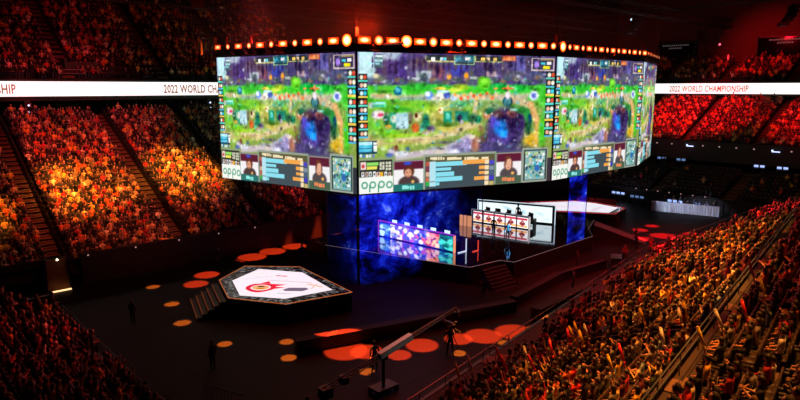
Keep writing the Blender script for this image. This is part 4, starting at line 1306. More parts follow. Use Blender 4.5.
# fold-down seats under them
m=MB(); b=MB(); b.box((0,-.05,.42),(.46,.42,.06),seatm); b.box((0,-.27,.66),(.46,.06,.46),seatm); b.box((0,-.1,.2),(.06,.1,.4),seatm)
V=np.array(b.v); F=np.array(b.f); Vs=[];Fs=[];off=0
for s in SEATS:
    x,y,z,fc=s[:4]; ca,sa=math.cos(fc),math.sin(fc); W=np.empty_like(V); W[:,0]=x+V[:,0]*ca-V[:,1]*sa; W[:,1]=y+V[:,0]*sa+V[:,1]*ca; W[:,2]=z+V[:,2]
    Vs.append(W);Fs.append(F+off);off+=len(V)
V=np.concatenate(Vs);F=np.concatenate(Fs); me=bpy.data.meshes.new('seats'); me.vertices.add(len(V)); me.vertices.foreach_set('co',V.ravel()); me.loops.add(F.size); me.loops.foreach_set('vertex_index',F.ravel().astype(np.int32)); me.polygons.add(len(F)); me.polygons.foreach_set('loop_start',(np.arange(len(F))*4).astype(np.int32)); me.update(calc_edges=True); me.materials.append(seatm)
o=bpy.data.objects.new('arena_seating',me); COL.objects.link(o); tag(o,'rows of dark red fold-down seats in the arena stands','seating',kind='stuff')
# ------------------------------------------------------------------ main stage
STAGE=[(30.4,46.2),(30.4,43.6),(34.7,30.5),(38.0,30.2),(38.4,29.1),(50.8,29.6),(53.4,31.6),(57.5,33.4),(57.5,46.2)]
ledge=mat('edge_light','404044',0.4,emit='a89098',estr=.32)
ledgeo=mat('edge_light_orange','5a3020',0.4,emit='e87838',estr=.55)
st=empty('main_stage',(0,0,0),0,'big glossy black many-cornered stage under the hanging screen','stage')
a=MB(); a.prism(STAGE,0,1.38,mat('stage_side','0b0a0d',.5)); a.build('platform',st)
a=MB(); a.prism(STAGE,1.38,1.40,mat('stage_mirror','a8acb4',.06,1.0)); a.build('deck',st)
a=MB()
for i in range(1,7): a.tube((*STAGE[i],1.385),(*STAGE[i+1],1.385),.022,ledge,n=4)
a.build('edge_trim',st)
# steps in the notch of the stage front
a=MB()
sx=empty('stage_steps',(0,0,0),0,'short flight of black steps up to the stage front','steps')
for k in range(7):
    z=1.38-(k+1)*.19; cx=36.6-k*.10; cy=29.75-k*.27-.1
    a=MB(); a.box((cx,cy,z/2+.0),(2.6,.32,max(z,.05)),blackm,math.radians(-4)); a.box((cx,cy-.16,z-.015),(2.6,.02,.03),mat('step_nosing','5a4a48',.5),math.radians(-4)); a.build('step',sx)
for s in (-1,1):
    a=MB(); x0=36.6+s*1.35; a.tube((x0,29.8,2.3),(x0-.65,27.9,1.0),.025,darksteel); a.tube((x0,29.8,1.38),(x0,29.8,2.3),.025,darksteel); a.tube((x0-.65,27.9,0),(x0-.65,27.9,1.0),.025,darksteel); a.build('handrail',sx)

def art_canvas(w_,h,fn):
    g=np.zeros((h+1,w_+1,3)); Y,X=np.mgrid[0:h+1,0:w_+1].astype(float); fn(g,X,Y); return np.clip(g,0,1)
def blob(g,X,Y,cx,cy,rx,ry,col,s=.5,rot=0):
    dx=X-cx;dy=Y-cy; c_,s_=math.cos(rot),math.sin(rot); d=np.sqrt(((dx*c_+dy*s_)/rx)**2+((-dx*s_+dy*c_)/ry)**2)
    a=(np.clip((1-d)/s,0,1))[...,None]; g[:]=g*(1-a)+np.array([int(col[i:i+2],16)/255 for i in (0,2,4)])*a
def rect(g,X,Y,x0,y0,x1,y1,col):
    a=((X>=x0)&(X<=x1)&(Y>=y0)&(Y<=y1))[...,None]; g[:]=np.where(a,np.array([int(col[i:i+2],16)/255 for i in (0,2,4)]),g)
R2=random.Random(5)
def splash(g,X,Y):
    cells=[('1a3a9c',['5090e0','b8e0ff','203068']),('e8d8d8',['ffffff','90a0d8','5a4a90','f0c0c8']),('b04cb0',['f4d8f0','7040a0','ffffff','3a50a0']),('5a48b8',['ffffff','2840a0','c8b0ff','d05080']),('c03020',['ff9050','ffd0a0','7a1820','ffb060']),('128a84',['40d0c0','0a4a50','a0f0e0','0c6464'])]
    W=X.max()/6
    for i,(b_,cs) in enumerate(cells):
        rect(g,X,Y,i*W,0,(i+1)*W,Y.max(),b_)
        for k in range(26): blob(g,X,Y,R2.uniform(i*W+2,(i+1)*W-2),R2.uniform(2,Y.max()-2),R2.uniform(2,6.5),R2.uniform(1.5,6),R2.choice(cs),.5,R2.uniform(0,3))
def cards(g,X,Y):
    W=X.max()/5; rect(g,X,Y,0,0,X.max(),Y.max(),'f4f0f0')
    for i in range(5):
        x=i*W+W/2
        rect(g,X,Y,i*W+2,2,(i+1)*W-2,Y.max()-2,'ece6ea'); rect(g,X,Y,i*W+2,2,(i+1)*W-2,6,'b8344c')
        rect(g,X,Y,i*W+2,Y.max()*.72,(i+1)*W-2,Y.max()-2,'f0a868'); blob(g,X,Y,x,Y.max()*.58,W*.3,Y.max()*.2,'7a2432',.3); blob(g,X,Y,x,Y.max()*.42,W*.14,Y.max()*.16,'6a3028',.3); blob(g,X,Y,x,Y.max()*.45,W*.08,Y.max()*.1,'d09078',.4); blob(g,X,Y,x,Y.max()*.84,W*.12,Y.max()*.07,'7a3c70',.4)
        rect(g,X,Y,i*W-1,0,i*W+1,Y.max(),'403040')
def whiteboard(g,X,Y):
    rect(g,X,Y,0,0,X.max(),Y.max(),'d8e8ea')
    for k in range(26): blob(g,X,Y,R2.uniform(4,X.max()-4),R2.uniform(4,Y.max()-4),R2.uniform(2,12),R2.uniform(1,3.5),R2.choice(['b4d0d8','ffffff','c8d8dc','9cc0cc','e8f0e0']),.8,R2.uniform(-.4,.4))
deskled=vcol_mat('desk_led',1.35)
def oriented(o,p,q,z):
    d=Vector((q[0]-p[0],q[1]-p[1],0)); o.location=(p[0],p[1],z); o.rotation_euler=(0,0,math.atan2(d.y,d.x)); return d.length
def desk(p,q,H,artfn,label,frame_m,monitors,depth=1.5,legs=True,nm='player_desk',cw=120,chh=24):
    """p->q is the front edge seen from outside, left to right"""
    t=empty(nm,(0,0,0),0,label,'desk' if nm=='player_desk' else 'stand'); L=oriented(t,p,q,1.40)
    pic=art_canvas(cw,chh,artfn); me=display_mesh('front_picture',pic,L-.2,H-.22,deskled)
    me.materials[0]=vcol_mat('desk_led_bright',1.9 if artfn is cards else 1.55)
    o=bpy.data.objects.new('front_screen',me); COL.objects.link(o); o.parent=t; o.location=(.1,-.045,.1)
    a=MB(); a.box((L/2,.03,H/2),(L,.12,H),blackm); a.build('front_panel',t)
    a=MB(); 
    a.box((L/2,0,H+.03),(L+.1,.2,.07),frame_m[0]); a.box((L+.02,0,H/2),(.10,.2,H),frame_m[1]); a.box((-.02,0,H/2),(.06,.2,H),frame_m[0]); a.box((L/2,0,.04),(L,.18,.08),blackm); a.build('light_frame',t)
    a=MB(); a.box((L/2,depth/2+.1,H-.42),(L,depth,.06),blackgloss); a.build('desktop',t)
    for s in (.1,L/2,L-.1):
        a=MB(); a.box((s,depth-.1,(H-.45)/2),(.08,.7,H-.45),darksteel); a.build('leg',t)
    return t,L
purp=mat('frame_purple','402040',.4,emit='a838c0',estr=.8); oran=mat('frame_orange','603020',.4,emit='ff9a60',estr=1.1)
whi=mat('frame_white','a0a0a0',.4,emit='d8f0ff',estr=.9); redl=mat('frame_red','502018',.4,emit='ff4a34',estr=.8)
d1,L1=desk((36.1,43.0),(36.9,34.2),1.45,splash,'long player desk with a colourful fantasy artwork screen front and purple top edge',(purp,oran),[])
ang1=math.atan2(34.2-43.0,.8)
monw=mat('monitor_back_glow','c0c8c8',.4,emit='c8ecf0',estr=1.5)
def place_on(p,ang,lx,ly,z): return (p[0]+lx*math.cos(ang)-ly*math.sin(ang),p[1]+lx*math.sin(ang)+ly*math.cos(ang),z)
def monitor(loc,ang,label,m):
    t=empty('gaming_monitor',loc,ang,label,'monitor','monitors on the player desk')
    a=MB(); a.box((0,0,.34),(.62,.04,.38),blackm); a.build('casing',t)
    a=MB(); a.box((0,-.024,.34),(.60,.01,.36),m); a.build('screen',t)
    a=MB(); a.tube((0,.05,.02),(0,.03,.3),.025,darksteel); a.build('stand',t)
    a=MB(); a.box((0,.06,.01),(.26,.18,.02),darksteel); a.build('base',t)
    return t
def chair(loc,rz,label,grp):
    t=empty('gaming_chair',loc,rz,label,'chair',grp)
    a=MB(); a.box((0,0,.46),(.5,.5,.1),blackm); a.build('seat',t)
    a=MB(); a.box((0,-.27,.88),(.48,.1,.8),blackm); a.box((0,-.25,1.2),(.28,.08,.14),seatm); a.build('backrest',t)
    a=MB(); a.tube((0,0,.1),(0,0,.42),.035,darksteel); a.build('column',t)
    a=MB()
    for k in range(5): q=2*PI*k/5; a.tube((0,0,.1),(.3*math.cos(q),.3*math.sin(q),.05),.02,darksteel)
    a.build('base',t)
    for s in(-1,1):
        a=MB(); a.box((s*.28,0,.66),(.06,.32,.04),blackm); a.box((s*.28,0,.55),(.04,.05,.2),darksteel); a.build('armrest',t)
D1=(36.1,43.0); D2=(47.3,41.4)
for k in range(5):
    lx=1.3+k*1.55
    monitor(place_on(D1,ang1,lx,.75,1.40+1.06),ang1,'%s glowing monitor along the desk with the artwork front, counted from its far end'%ORD[k],monw)
    put_person('person','lap',place_on(D1,ang1,lx,1.85,1.40),ang1+PI,hexc(['1c2030','20242c','181c28','242830','1c2030'][k]),'player in dark jersey seated behind the %s monitor of the artwork-front desk'%ORD[k],'person','players at the artwork-front desk')
    chair(place_on(D1,ang1,lx,1.87,1.40),ang1+PI,'black gaming chair behind the %s monitor of the artwork-front desk'%ORD[k],'chairs at the artwork-front desk')
# white angle-bracket light frame and red upright at the end of the first desk
a=MB(); a.box((38.0,33.85,1.95),(.07,.07,1.1),whi); a.box((37.5,33.85,1.44),(1.0,.07,.07),whi); tag(a.build('light_frame_stand'),'white L-shaped light frame at the near end of the artwork-front desk','light frame')
a=MB(); a.box((38.9,33.3,1.85),(.07,.07,.9),redl); a.box((38.55,33.3,1.44),(.7,.07,.07),redl); tag(a.build('light_frame_stand'),'red L-shaped light frame beside the white one on the stage floor','light frame')
# warm lit booth
t=empty('lit_booth',(45.3,40.5,1.4),math.radians(-80),'small warm-lit orange booth panel between the two long desks','booth')
a=MB(); a.box((0,0,.55),(1.3,.15,1.1),mat('booth_glow','804020',.5,emit='f0a070',estr=.8)); a.build('lit_panel',t)
a=MB(); a.box((-.22,-.09,.55),(.05,.05,1.1),blackm); a.box((.22,-.09,.55),(.05,.05,1.1),blackm); a.box((0,-.02,1.13),(1.4,.25,.06),blackm); a.build('frame',t)
d2,L2=desk(D2,(48.5,35.1),1.28,cards,'long player desk with a bright screen front of five portrait cards',(mat('frame_dim','303038',.4,emit='8890a0',estr=.5),mat('frame_dim2','303038',.4,emit='e0d0d0',estr=.8)),[])
ang2=math.atan2(35.1-41.4,1.2)
for k in range(5):
    lx=.75+k*1.22
    chair(place_on(D2,ang2,lx,1.72,1.40),ang2+PI,'black gaming chair behind the %s portrait card of the card-front desk'%ORD[k],'chairs at the card-front desk')
    put_person('person','lean' if k%2 else 'lap',place_on(D2,ang2,lx,1.7,1.40),ang2+PI,hexc('16181e'),'player in black jersey seated behind the %s portrait card of the card-front desk'%ORD[k],'person','players at the card-front desk',1.05)
put_person('person','stand',place_on(D2,ang2,4.0,2.4,1.40),ang2+PI,hexc('3a4a68'),'standing coach in blue-grey suit behind the card-front desk','person',None,1.08)
# tall white panel wall behind the second desk
t=empty('display_wall',(0,0,0),0,'long low white display wall behind the card-front desk','display wall'); p=(49.2,42.3);q=(52.3,34.7); L=oriented(t,p,q,1.40)
o=bpy.data.objects.new('display_face',display_mesh('white_art',art_canvas(90,24,whiteboard),L-.3,1.75,deskled)); COL.objects.link(o); o.parent=t; o.location=(.15,-.06,.15)
a=MB(); a.box((L/2,.06,1.0),(L,.18,2.0),blackm); a.box((L/2,-.055,1.84),(L-.2,.03,.16),blackm); a.box((L-.22,-.055,1.0),(.2,.03,1.8),blackm); a.build('backing',t)
a=MB(); a.box((L/2,-.05,1.98),(L,.08,.06),whi); a.box((L-.03,-.05,1.0),(.08,.08,2.0),whi); a.box((.03,-.05,1.0),(.06,.08,2.0),whi); a.build('light_frame',t)
# people standing on the stage
put_person('person','stand',(43.4,33.7,1.402),math.radians(100),hexc('6aa0b8'),'host in pale clothes standing in blue light before the card-front desk','person')
put_person('person','stand',(44.2,36.0,1.402),math.radians(-60),hexc('121214'),'dark-suited person standing between the two player desks','person')
put_person('person','stand',(45.2,44.6,1.402),math.radians(-120),hexc('101014'),'tall dark figure standing behind the artwork-front desk under the screen','person',None,1.05)
put_person('person','walk',(41.6,44.4,1.402),math.radians(-100),hexc('1a1620'),'dark figure walking at the back of the stage near the gauze','person')

# ------------------------------------------------------------------ side tables with lit tops
marble=bpy.data.materials.new('marbled_border'); marble.use_nodes=True; nt=marble.node_tree; b=nt.nodes['Principled BSDF']
tc=nt.nodes.new('ShaderNodeTexCoord'); nn=nt.nodes.new('ShaderNodeTexNoise'); nn.inputs['Scale'].default_value=1.6; nn.inputs['Detail'].default_value=6; nn.inputs['Distortion'].default_value=2.5
rr=nt.nodes.new('ShaderNodeValToRGB'); e=rr.color_ramp.elements; e[0].position=.5; e[0].color=(.004,.004,.005,1); e[1].position=.68; e[1].color=(.45,.42,.40,1)
nt.links.new(tc.outputs['Object'],nn.inputs['Vector']); nt.links.new(nn.outputs['Fac'],rr.inputs['Fac']); nt.links.new(rr.outputs['Color'],b.inputs['Emission Color']); b.inputs['Emission Strength'].default_value=.55; b.inputs['Base Color'].default_value=(.01,.01,.01,1); b.inputs['Roughness'].default_value=.2
whitetop=mat('lit_white_top','e8e4e8',.3,emit='f0ecf6',estr=1.0,)
def cm(col,es=.9): return mat('print_'+col,col,.5,emit=col,estr=es)
def lit_table(label,outer,inner,edge,name='lit_side_stage',H=1.3):
    t=empty(name,(sum(p[0] for p in outer)/len(outer),sum(p[1] for p in outer)/len(outer),0),0,label,'side stage')
    ox,oy=t.location.x,t.location.y
    O_=[(p[0]-ox,p[1]-oy) for p in outer]; I_=[(p[0]-ox,p[1]-oy) for p in inner]
    a=MB(); a.prism(O_,0,H-.05,blackm); a.build('base',t)
    a=MB(); a.prism(O_,H-.05,H,marble); a.build('border',t)
    a=MB(); a.prism(I_,H,H+.015,whitetop); a.build('lit_top',t)
    a=MB(); n=len(O_)
    for i in range(n): a.tube((*O_[i],H),(*O_[(i+1)%n],H),.03,edge,n=4)
    a.build('edge_trim',t); return t,ox,oy
OUT=[(19.0,40.7),(22.1,42.7),(25.2,39.6),(24.5,32.1),(19.9,33.1),(17.7,36.7)]
INN=[(19.64,39.9),(22.5,41.2),(24.5,38.2),(23.8,33.4),(20.4,34.0),(18.5,36.6)]
t,ox,oy=lit_table('six-sided black side stage with a white lit top and a red flame-ring emblem',OUT,INN,ledgeo)
# emblem: red ring with swept tips round a gold middle, grey lozenge, fine lines
a=MB(); cx,cy=20.35-ox,37.1-oy; z=1.322; U=Vector((.7,-.714)); Vv=Vector((.714,.7))
def pt(s,q): return (cx+U.x*s+Vv.x*q,cy+U.y*s+Vv.y*q,z)
n=26; ri=[];ro=[]
for k in range(n):
    an=2*PI*k/n; ro.append(pt(1.05*math.cos(an)*(1.0),(1.0+.10*math.sin(3*an))*math.sin(an)*.95)); ri.append(pt(.70*math.cos(an),.60*math.sin(an)))
a.add(ro+ri,[(k,(k+1)%n,n+(k+1)%n,n+k) for k in range(n)],cm('d81c3c'))
a.add([pt(.55,.85),pt(1.65,.75),pt(1.05,.35),pt(.8,.5)],[(0,1,2,3)],cm('d81c3c')); a.add([pt(.9,.2),pt(1.75,.15),pt(1.0,-.25)],[(0,1,2)],cm('d81c3c')); a.add([pt(-.3,.9),pt(.2,1.45),pt(.5,.85)],[(0,1,2)],cm('d81c3c'))
a.build('emblem_ring',t)
a=MB(); z=1.324; k_=[pt(.62*math.cos(2*PI*k/14),.5*math.sin(2*PI*k/14)) for k in range(14)]; a.add(k_,[tuple(range(14))],cm('e8b878')); z=1.327
a.add([pt(-.4,.3),pt(.05,.38),pt(.35,.15),pt(-.1,.05)],[(0,1,2,3)],cm('5a2018')); a.add([pt(-.25,-.1),pt(.4,-.05),pt(.2,-.35),pt(-.2,-.3)],[(0,1,2,3)],cm('c88020')); a.build('emblem_centre',t)
a=MB(); z=1.322; cx,cy=21.9-ox,35.15-oy; a.add([pt(-.85,-.1),pt(-.5,.35),pt(.7,.4),pt(.95,.1),pt(.6,-.35),pt(-.6,-.38)],[tuple(range(6))],cm('6c6880')); a.build('grey_lozenge',t)
a=MB(); z=1.322
for x0,y0,x1,y1,w_,c_ in [(21.6,38.2,23.6,35.6,.08,'9890a0'),(22.6,38.8,23.1,38.1,.18,'c04858'),(20.3,39.6,22.3,38.9,.07,'a8a8b4'),(23.2,35.6,23.6,34.3,.2,'d8b898'),(22.8,34.5,23.8,35.2,.08,'c8a888'),(20.5,35.2,21.2,34.5,.22,'bcd0e0'),(21.4,40.4,22.8,39.5,.12,'d8d0c8')]:
    d=Vector((x1-x0,y1-y0)).normalized(); nx,ny=-d.y*w_/2,d.x*w_/2; a.add([(x0+nx-ox,y0+ny-oy,z),(x0-nx-ox,y0-ny-oy,z),(x1-nx-ox,y1-ny-oy,z),(x1+nx-ox,y1+ny-oy,z)],[(0,1,2,3)],cm(c_))
a.build('printed_lines',t)
# ramp of steps up the outer side
r_=empty('side_steps',(0,0,0),0,'dark steps with orange-lit nosings against the six-sided side stage','steps')
for k in range(5):
    zz=1.05-k*.22; f_=.12+.42*k
    p0=Vector((17.7,36.7))+Vector((-.86,.28))*f_; p1=Vector((19.0,40.7))+Vector((-.86,.28))*f_
    d=(p1-p0); nrm=Vector((-.86,.28)).normalized()*.42
    a=MB(); a.prism([tuple(p0),tuple(p1),tuple(p1+nrm),tuple(p0+nrm)],0,zz,blackm); a.tube((*(p0+nrm),zz),(*(p1+nrm),zz),.018,mat('nosing_orange','6a3018',.5,emit='d86a2a',estr=.25),n=4); a.build('step',r_)
OUT2=[(57.9,40.2),(60.2,45.0),(66.3,41.3),(67.0,38.5),(66.35,34.7),(62.3,33.7)]
def shr(P,f): cx=sum(p[0] for p in P)/len(P);cy=sum(p[1] for p in P)/len(P); return [(cx+(p[0]-cx)*f,cy+(p[1]-cy)*f) for p in P]
t2,ox,oy=lit_table('white-topped side stage with red edge beyond the blue pillar',OUT2,shr(OUT2,.84),mat('edge_light_red','501010',.4,emit='e02a2a',estr=.8))
a=MB(); z=1.322
for x0,y0,x1,y1,c_ in [(60,41.5,63.5,38.4,'d8a0a8'),(61.5,36.2,65,36.9,'b89aa8'),(62,41.8,64.8,40,'c8c0d0')]:
    d=Vector((x1-x0,y1-y0)).normalized(); nx,ny=-d.y*.08,d.x*.08; a.add([(x0+nx-ox,y0+ny-oy,z),(x0-nx-ox,y0-ny-oy,z),(x1-nx-ox,y1-ny-oy,z),(x1+nx-ox,y1+ny-oy,z)],[(0,1,2,3)],cm(c_))
a.build('printed_lines',t2)

# ------------------------------------------------------------------ barriers, press risers, tables on the floor
def low_wall(pts,H,W,label,name='padded_barrier',top=None):
    t=empty(name,(pts[0][0],pts[0][1],0),0,label,'barrier')
    for i in range(len(pts)-1):
        p=Vector(pts[i]);q=Vector(pts[i+1]); d=(q-p);L=d.length;an=math.atan2(d.y,d.x);c_=(p+q)/2-Vector(pts[0])
        a=MB(); a.box((c_.x,c_.y,H/2),(L,W,H),blackm,an); a.build('panel',t)
        a=MB(); a.box((c_.x,c_.y,H+.02),(L+.02,W+.06,.04),top or mat('barrier_top','1c1413',.7,spec=.2),an); a.build('top_rail',t)
    return t
low_wall([(17.9,28.8),(22.6,27.4),(27.7,26.0),(32.6,24.6)],.75,.6,'long low black barrier with a lit top across the floor before the stage')
low_wall([(33.3,25.2),(40.6,26.3),(46.5,25.9)],.7,.5,'dark low barrier continuing towards the red-lit floor')
low_wall([(32.0,22.4),(39.2,22.9),(40.6,22.6)],.9,.7,'black production table with grey edge close to the big stand')
# rail along the big stand: posts and a pale top rail
def railing(p,q,z0,H,label,step=2.0,bars=1,name='guard_rail',col=None):
    t=empty(name,(p[0],p[1],z0),0,label,'railing'); m_=col or mat('rail_grey','6a6664',.4,.6)
    d=Vector((q[0]-p[0],q[1]-p[1],(q[2]-p[2]) if len(p)>2 else 0)); n=max(1,int(d.length/step))
    a=MB()
    for k in range(bars): zz=H*(1-k/max(bars,1)*.8); a.tube((0,0,zz),(d.x,d.y,d.z+zz),.028,m_,n=5)
    a.build('rail',t)
    a=MB(); a.tube((0,0,0),(0,0,H),.024,m_,n=5); me=a.mesh('post')
    for k in range(n+1):
        f_=k/n; o=bpy.data.objects.new('post',me); COL.objects.link(o); o.parent=t; o.location=d*f_
    return t
railing((11.7,17.5),(49,24.05),.9,.6,'long grey rail on the front wall of the big stand beside the floor')
railing((49.2,24.1),(78,24.1),.9,.6,'grey rail on the front wall of the far end of the big stand')
bx,by=49-38*c10,24-38*s10
def nl(a_,b_): return (bx+c10*a_+s10*b_,by+s10*a_-c10*b_)
p=nl(1,10.7);q=nl(37,10.7); railing((*p,0),(*q,0),5.7,.85,'dark rail on the wall in front of the raised rear stand',2.4,2,col=mat('rail_blue','5a6878',.35,.5))
for k,aa in enumerate(NEAR_AISLES):
    p=nl(aa-.6,.2);q=nl(aa-.6,10.2); railing((*p,0),(*q,12*.30),1.0,.9,'dark stair rail down the %s aisle of the big stand'%ORD[k],3,1,col=mat('rail_dark','3c3636',.4,.6))
railing((8.9,41.4),(8.9,27.0),.9,.75,'pale rail on the front wall of the entry stand',1.6,1)
for k in range(2):
    t=empty('barred_gate',(9.3+k*1.7,26.2-k*.3,0),math.radians(-80+k*12),['barred steel gate at the foot of the entry stand','second barred steel gate beyond the first at the entry stand corner'][k],'gate')
    a=MB(); 
    for i in range(12): a.tube((i*.2,0,.1),(i*.2+.12,0,1.5),.015,mat('gate_bar','6a5048',.4,.5),n=4)
    a.build('bar_panel',t); 
    for (q0,q1) in (((0,0,.1),(2.3,0,.1)),((.1,0,1.5),(2.4,0,1.5))): a=MB(); a.tube(q0,q1,.03,darksteel); a.build('frame_rail',t)
# entry tunnel: warm wall, tube light and lamp
t=empty('entry_wall_panel',(10.75,50.4,0),math.radians(-12),'orange-lit wall panel beside the dark entry tunnel','wall panel')
a=MB(); a.box((0,0,1.2),(1.5,.1,2.4),mat('warm_panel','7a5030',.8)); a.build('panel',t)
a=MB(); a.box((-.75,-.05,1.2),(.1,.2,2.5),blackm); a.box((.75,-.05,1.2),(.1,.2,2.5),blackm); a.build('frame',t)
a=MB(); a.box((10.8,49.9,.05),(1.35,.08,.10),mat('tube_light','ffd8a0',.4,emit='ffc88c',estr=1.8)); tag(a.build('tube_light'),'short warm tube light on the floor under the orange wall panel','tube light')
t=empty('wall_lamp',(10.7,50.0,2.45),0,'small round white lamp above the orange wall panel','lamp')
a=MB(); a.ball((0,-.1,0),(.09,.09,.09),mat('lamp_white','ffffff',.4,emit='ffe8c0',estr=3)); a.build('bulb',t); a=MB(); a.tube((0,0,0),(0,.45,0),.04,blackm); a.build('bracket',t)
# ------------------------------------------------------------------ camera crane by the big stand
t=empty('camera_crane',(18.6,21.9,0),0,'long black camera crane on a dolly beside the big stand rail','camera crane')
tip=Vector((5.0,-.3,3.25)); tail=Vector((-3.6,.0,1.25)); 
ax=(tip-tail).normalized(); sd=ax.cross(Vector((0,0,1))).normalized(); up=sd.cross(ax)
a=MB(); crm=mat('crane_arm_metal','5a6264',.4,.4)
for o_,r_ in ((up*.22,.035),(sd*.13-up*.06,.03),(-sd*.13-up*.06,.03)): a.tube(tail+o_,tip+o_*.35,r_,crm)
N=26
for k in range(N):
    f0,f1=k/N,(k+1)/N
    P0=tail.lerp(tip,f0);P1=tail.lerp(tip,f1); s0,s1=1-.65*f0,1-.65*f1
    a.tube(P0+up*.22*s0,P1+(sd*.13-up*.06)*s1,.014,crm,n=4); a.tube(P0+up*.22*s0,P1+(-sd*.13-up*.06)*s1,.014,crm,n=4); a.tube(P0+(sd*.13-up*.06)*s0,P0+(-sd*.13-up*.06)*s0,.014,crm,n=4)
a.build('arm',t)
a=MB(); P0=tail.lerp(tip,.38);P1=tail.lerp(tip,.62); 
for s in(-1,1): a.add([tuple(P0+sd*.15*s-up*.1),tuple(P1+sd*.15*s-up*.1),tuple(P1+sd*.15*s+up*.16),tuple(P0+sd*.15*s+up*.16)],[(0,1,2,3)],mat('arm_cover','e0ece8',.5))
a.add([tuple(P0+sd*.15+up*.2),tuple(P1+sd*.15+up*.2),tuple(P1-sd*.15+up*.2),tuple(P0-sd*.15+up*.2)],[(0,1,2,3)],mat('arm_cover','e0ece8',.5)); a.build('arm_cover',t)
a=MB(); a.tube((0,0,.35),(0,0,2.0),.09,blackm); a.box((0,0,1.95),(.35,.35,.35),blackm); a.build('column',t)
a=MB(); a.box((0,0,.3),(1.3,.8,.12),blackm)
for sx_ in(-.55,.55):
    for sy_ in(-.35,.35): a.tube((sx_,sy_-.05,.14),(sx_,sy_+.05,.14),.14,darksteel,n=10)
a.build('dolly',t)
a=MB(); a.box(tuple(tail+Vector((.1,0,-.05))),(.55,.5,.5),blackm,math.atan2(tip.y-tail.y,tip.x-tail.x)); a.build('counterweight',t); a=MB(); a.box(tuple(tail.lerp(tip,.13)),(.3,.45,.35),darksteel,math.atan2(tip.y-tail.y,tip.x-tail.x)); a.build('counterweight',t)
a=MB(); a.box(tuple(tip+Vector((.1,.05,-.35))),(.45,.25,.3),blackm,.4); a.tube(tuple(tip),tuple(tip+Vector((0,0,-.35))),.04,blackm); a.tube(tuple(tip+Vector((.3,.13,-.35))),tuple(tip+Vector((.5,.22,-.38))),.09,blackm,n=8); a.build('camera_head',t)
put_person('person','operate',(13.6,21.2,0),math.radians(-60),hexc('161618'),'crane operator in black at the counterweight end of the camera crane','person')
put_person('person','stand',(19.7,23.9,0),math.radians(-20),hexc('141416'),'crew member in black beside the camera crane column','person')
def tripod_cam(loc,rz,label):
    t=empty('broadcast_camera',loc,rz,label,'camera')
    for k in range(3):
        q=PI/2+2*PI*k/3; a=MB(); a.tube((0,0,1.25),(.5*math.cos(q),.5*math.sin(q),.02),.03,darksteel); a.build('leg',t)
    a=MB(); a.box((0,0,1.5),(.2,.55,.26),blackm); a.box((0,-.3,1.48),(.16,.2,.2),darksteel); a.build('body',t)
    a=MB(); a.tube((0,.25,1.5),(0,.6,1.5),.09,blackm,.12,n=10); a.build('lens',t)
    a=MB(); a.box((.2,-.25,1.62),(.16,.1,.14),darksteel); a.build('viewfinder',t)
    a=MB(); a.tube((-.05,-.25,1.38),(-.2,-.75,1.2),.018,darksteel); a.tube((.05,-.25,1.38),(.2,-.75,1.2),.018,darksteel); a.build('pan_bar',t)
tripod_cam((24.9,23.3,0),math.radians(-10),'broadcast camera on a tripod facing the stage near the big stand')
put_person('person','operate',(24.2,22.6,0),math.radians(-30),hexc('131315'),'camera operator in black behind the tripod camera on the floor','person')
put_person('person','stand',(13.3,29.8,0),math.radians(20),hexc('131315'),'lone crew member in black standing on the open floor beside the six-sided stage','person')
put_person('person','stand',(12.4,39.4,0),math.radians(-60),hexc('17130f'),'crew member in dark clothes standing alone before the entry stand','person')
put_person('person','stand',(28.0,43.6,0),math.radians(150),hexc('0f0f12'),'tall dark figure standing between six-sided stage and blue gauze','person',None,1.1)
put_person('person','stand',(22.4,47.8,0),math.radians(170),hexc('0f0f12'),'dark figure standing by the front wall of the orange-lit stand','person')
put_person('person','walk',(44.0,26.9,0),math.radians(60),hexc('3a2020'),'person in dark red walking behind the low barrier below the stage','person')
put_person('person','stand',(39.2,24.2,0),math.radians(40),hexc('4a4444'),'person in grey standing by the low barrier near the production table','person')
put_person('person','operate',(33.2,27.8,0),math.radians(-20),hexc('141416'),'crouching crew member in black at the foot of the stage steps','person',None,.8)
for k,(x,y,c_) in enumerate([(52.6,22.9,'b03030'),(53.3,23.2,'802828'),(49.0,22.6,'a03028'),(54.6,27.2,'402020'),(55.6,27.8,'301a1a'),(60.2,33.0-.6,'301a1a')]):
    put_person('person',['stand','walk','operate','stand','walk','stand'][k],(x,y-.0 if y>24.2 else 24.9+.25*k,0),math.radians(40+50*k),hexc(c_),['red-shirted steward by the rail of the far end of the big stand','steward in dark red next to the red-shirted one','person in red shirt bending at the rail by the red floor lights','crew member standing on the red-lit floor below the stage corner','crew member walking on the red-lit floor','dark figure beside the red-edged white side stage'][k],'person')
t=empty('equipment_cart',(47.6,25.4,0),math.radians(30),'red-lit equipment cart with flat top beside the big stand rail','cart')
a=MB(); a.box((0,0,.5),(1.5,.8,.75),mat('cart_paint','5a4a48',.5)); a.build('body',t); a=MB(); a.box((0,0,.9),(1.6,.9,.05),steel); a.build('top',t)
for sx_ in(-.6,.6):
    for sy_ in(-.3,.3): a=MB(); a.tube((sx_,sy_-.03,.08),(sx_,sy_+.03,.08),.08,blackm,n=8); a.build('wheel',t)
# ramp leading off the stage, lit red
t=empty('stage_ramp',(0,0,0),0,'dark ramp running down from the stage corner to the red-lit floor','ramp')
a=MB(); a.add([(55.6,32.3,1.3),(57.4,33.2,1.3),(58.6,28.2,.02),(56.8,27.4,.02),(55.6,32.3,0),(57.4,33.2,0)],[(0,3,2,1),(0,4,3),(1,2,5),(0,1,5,4)],mat('ramp_surface','4a3a3a',.5)); a.build('ramp_deck',t)
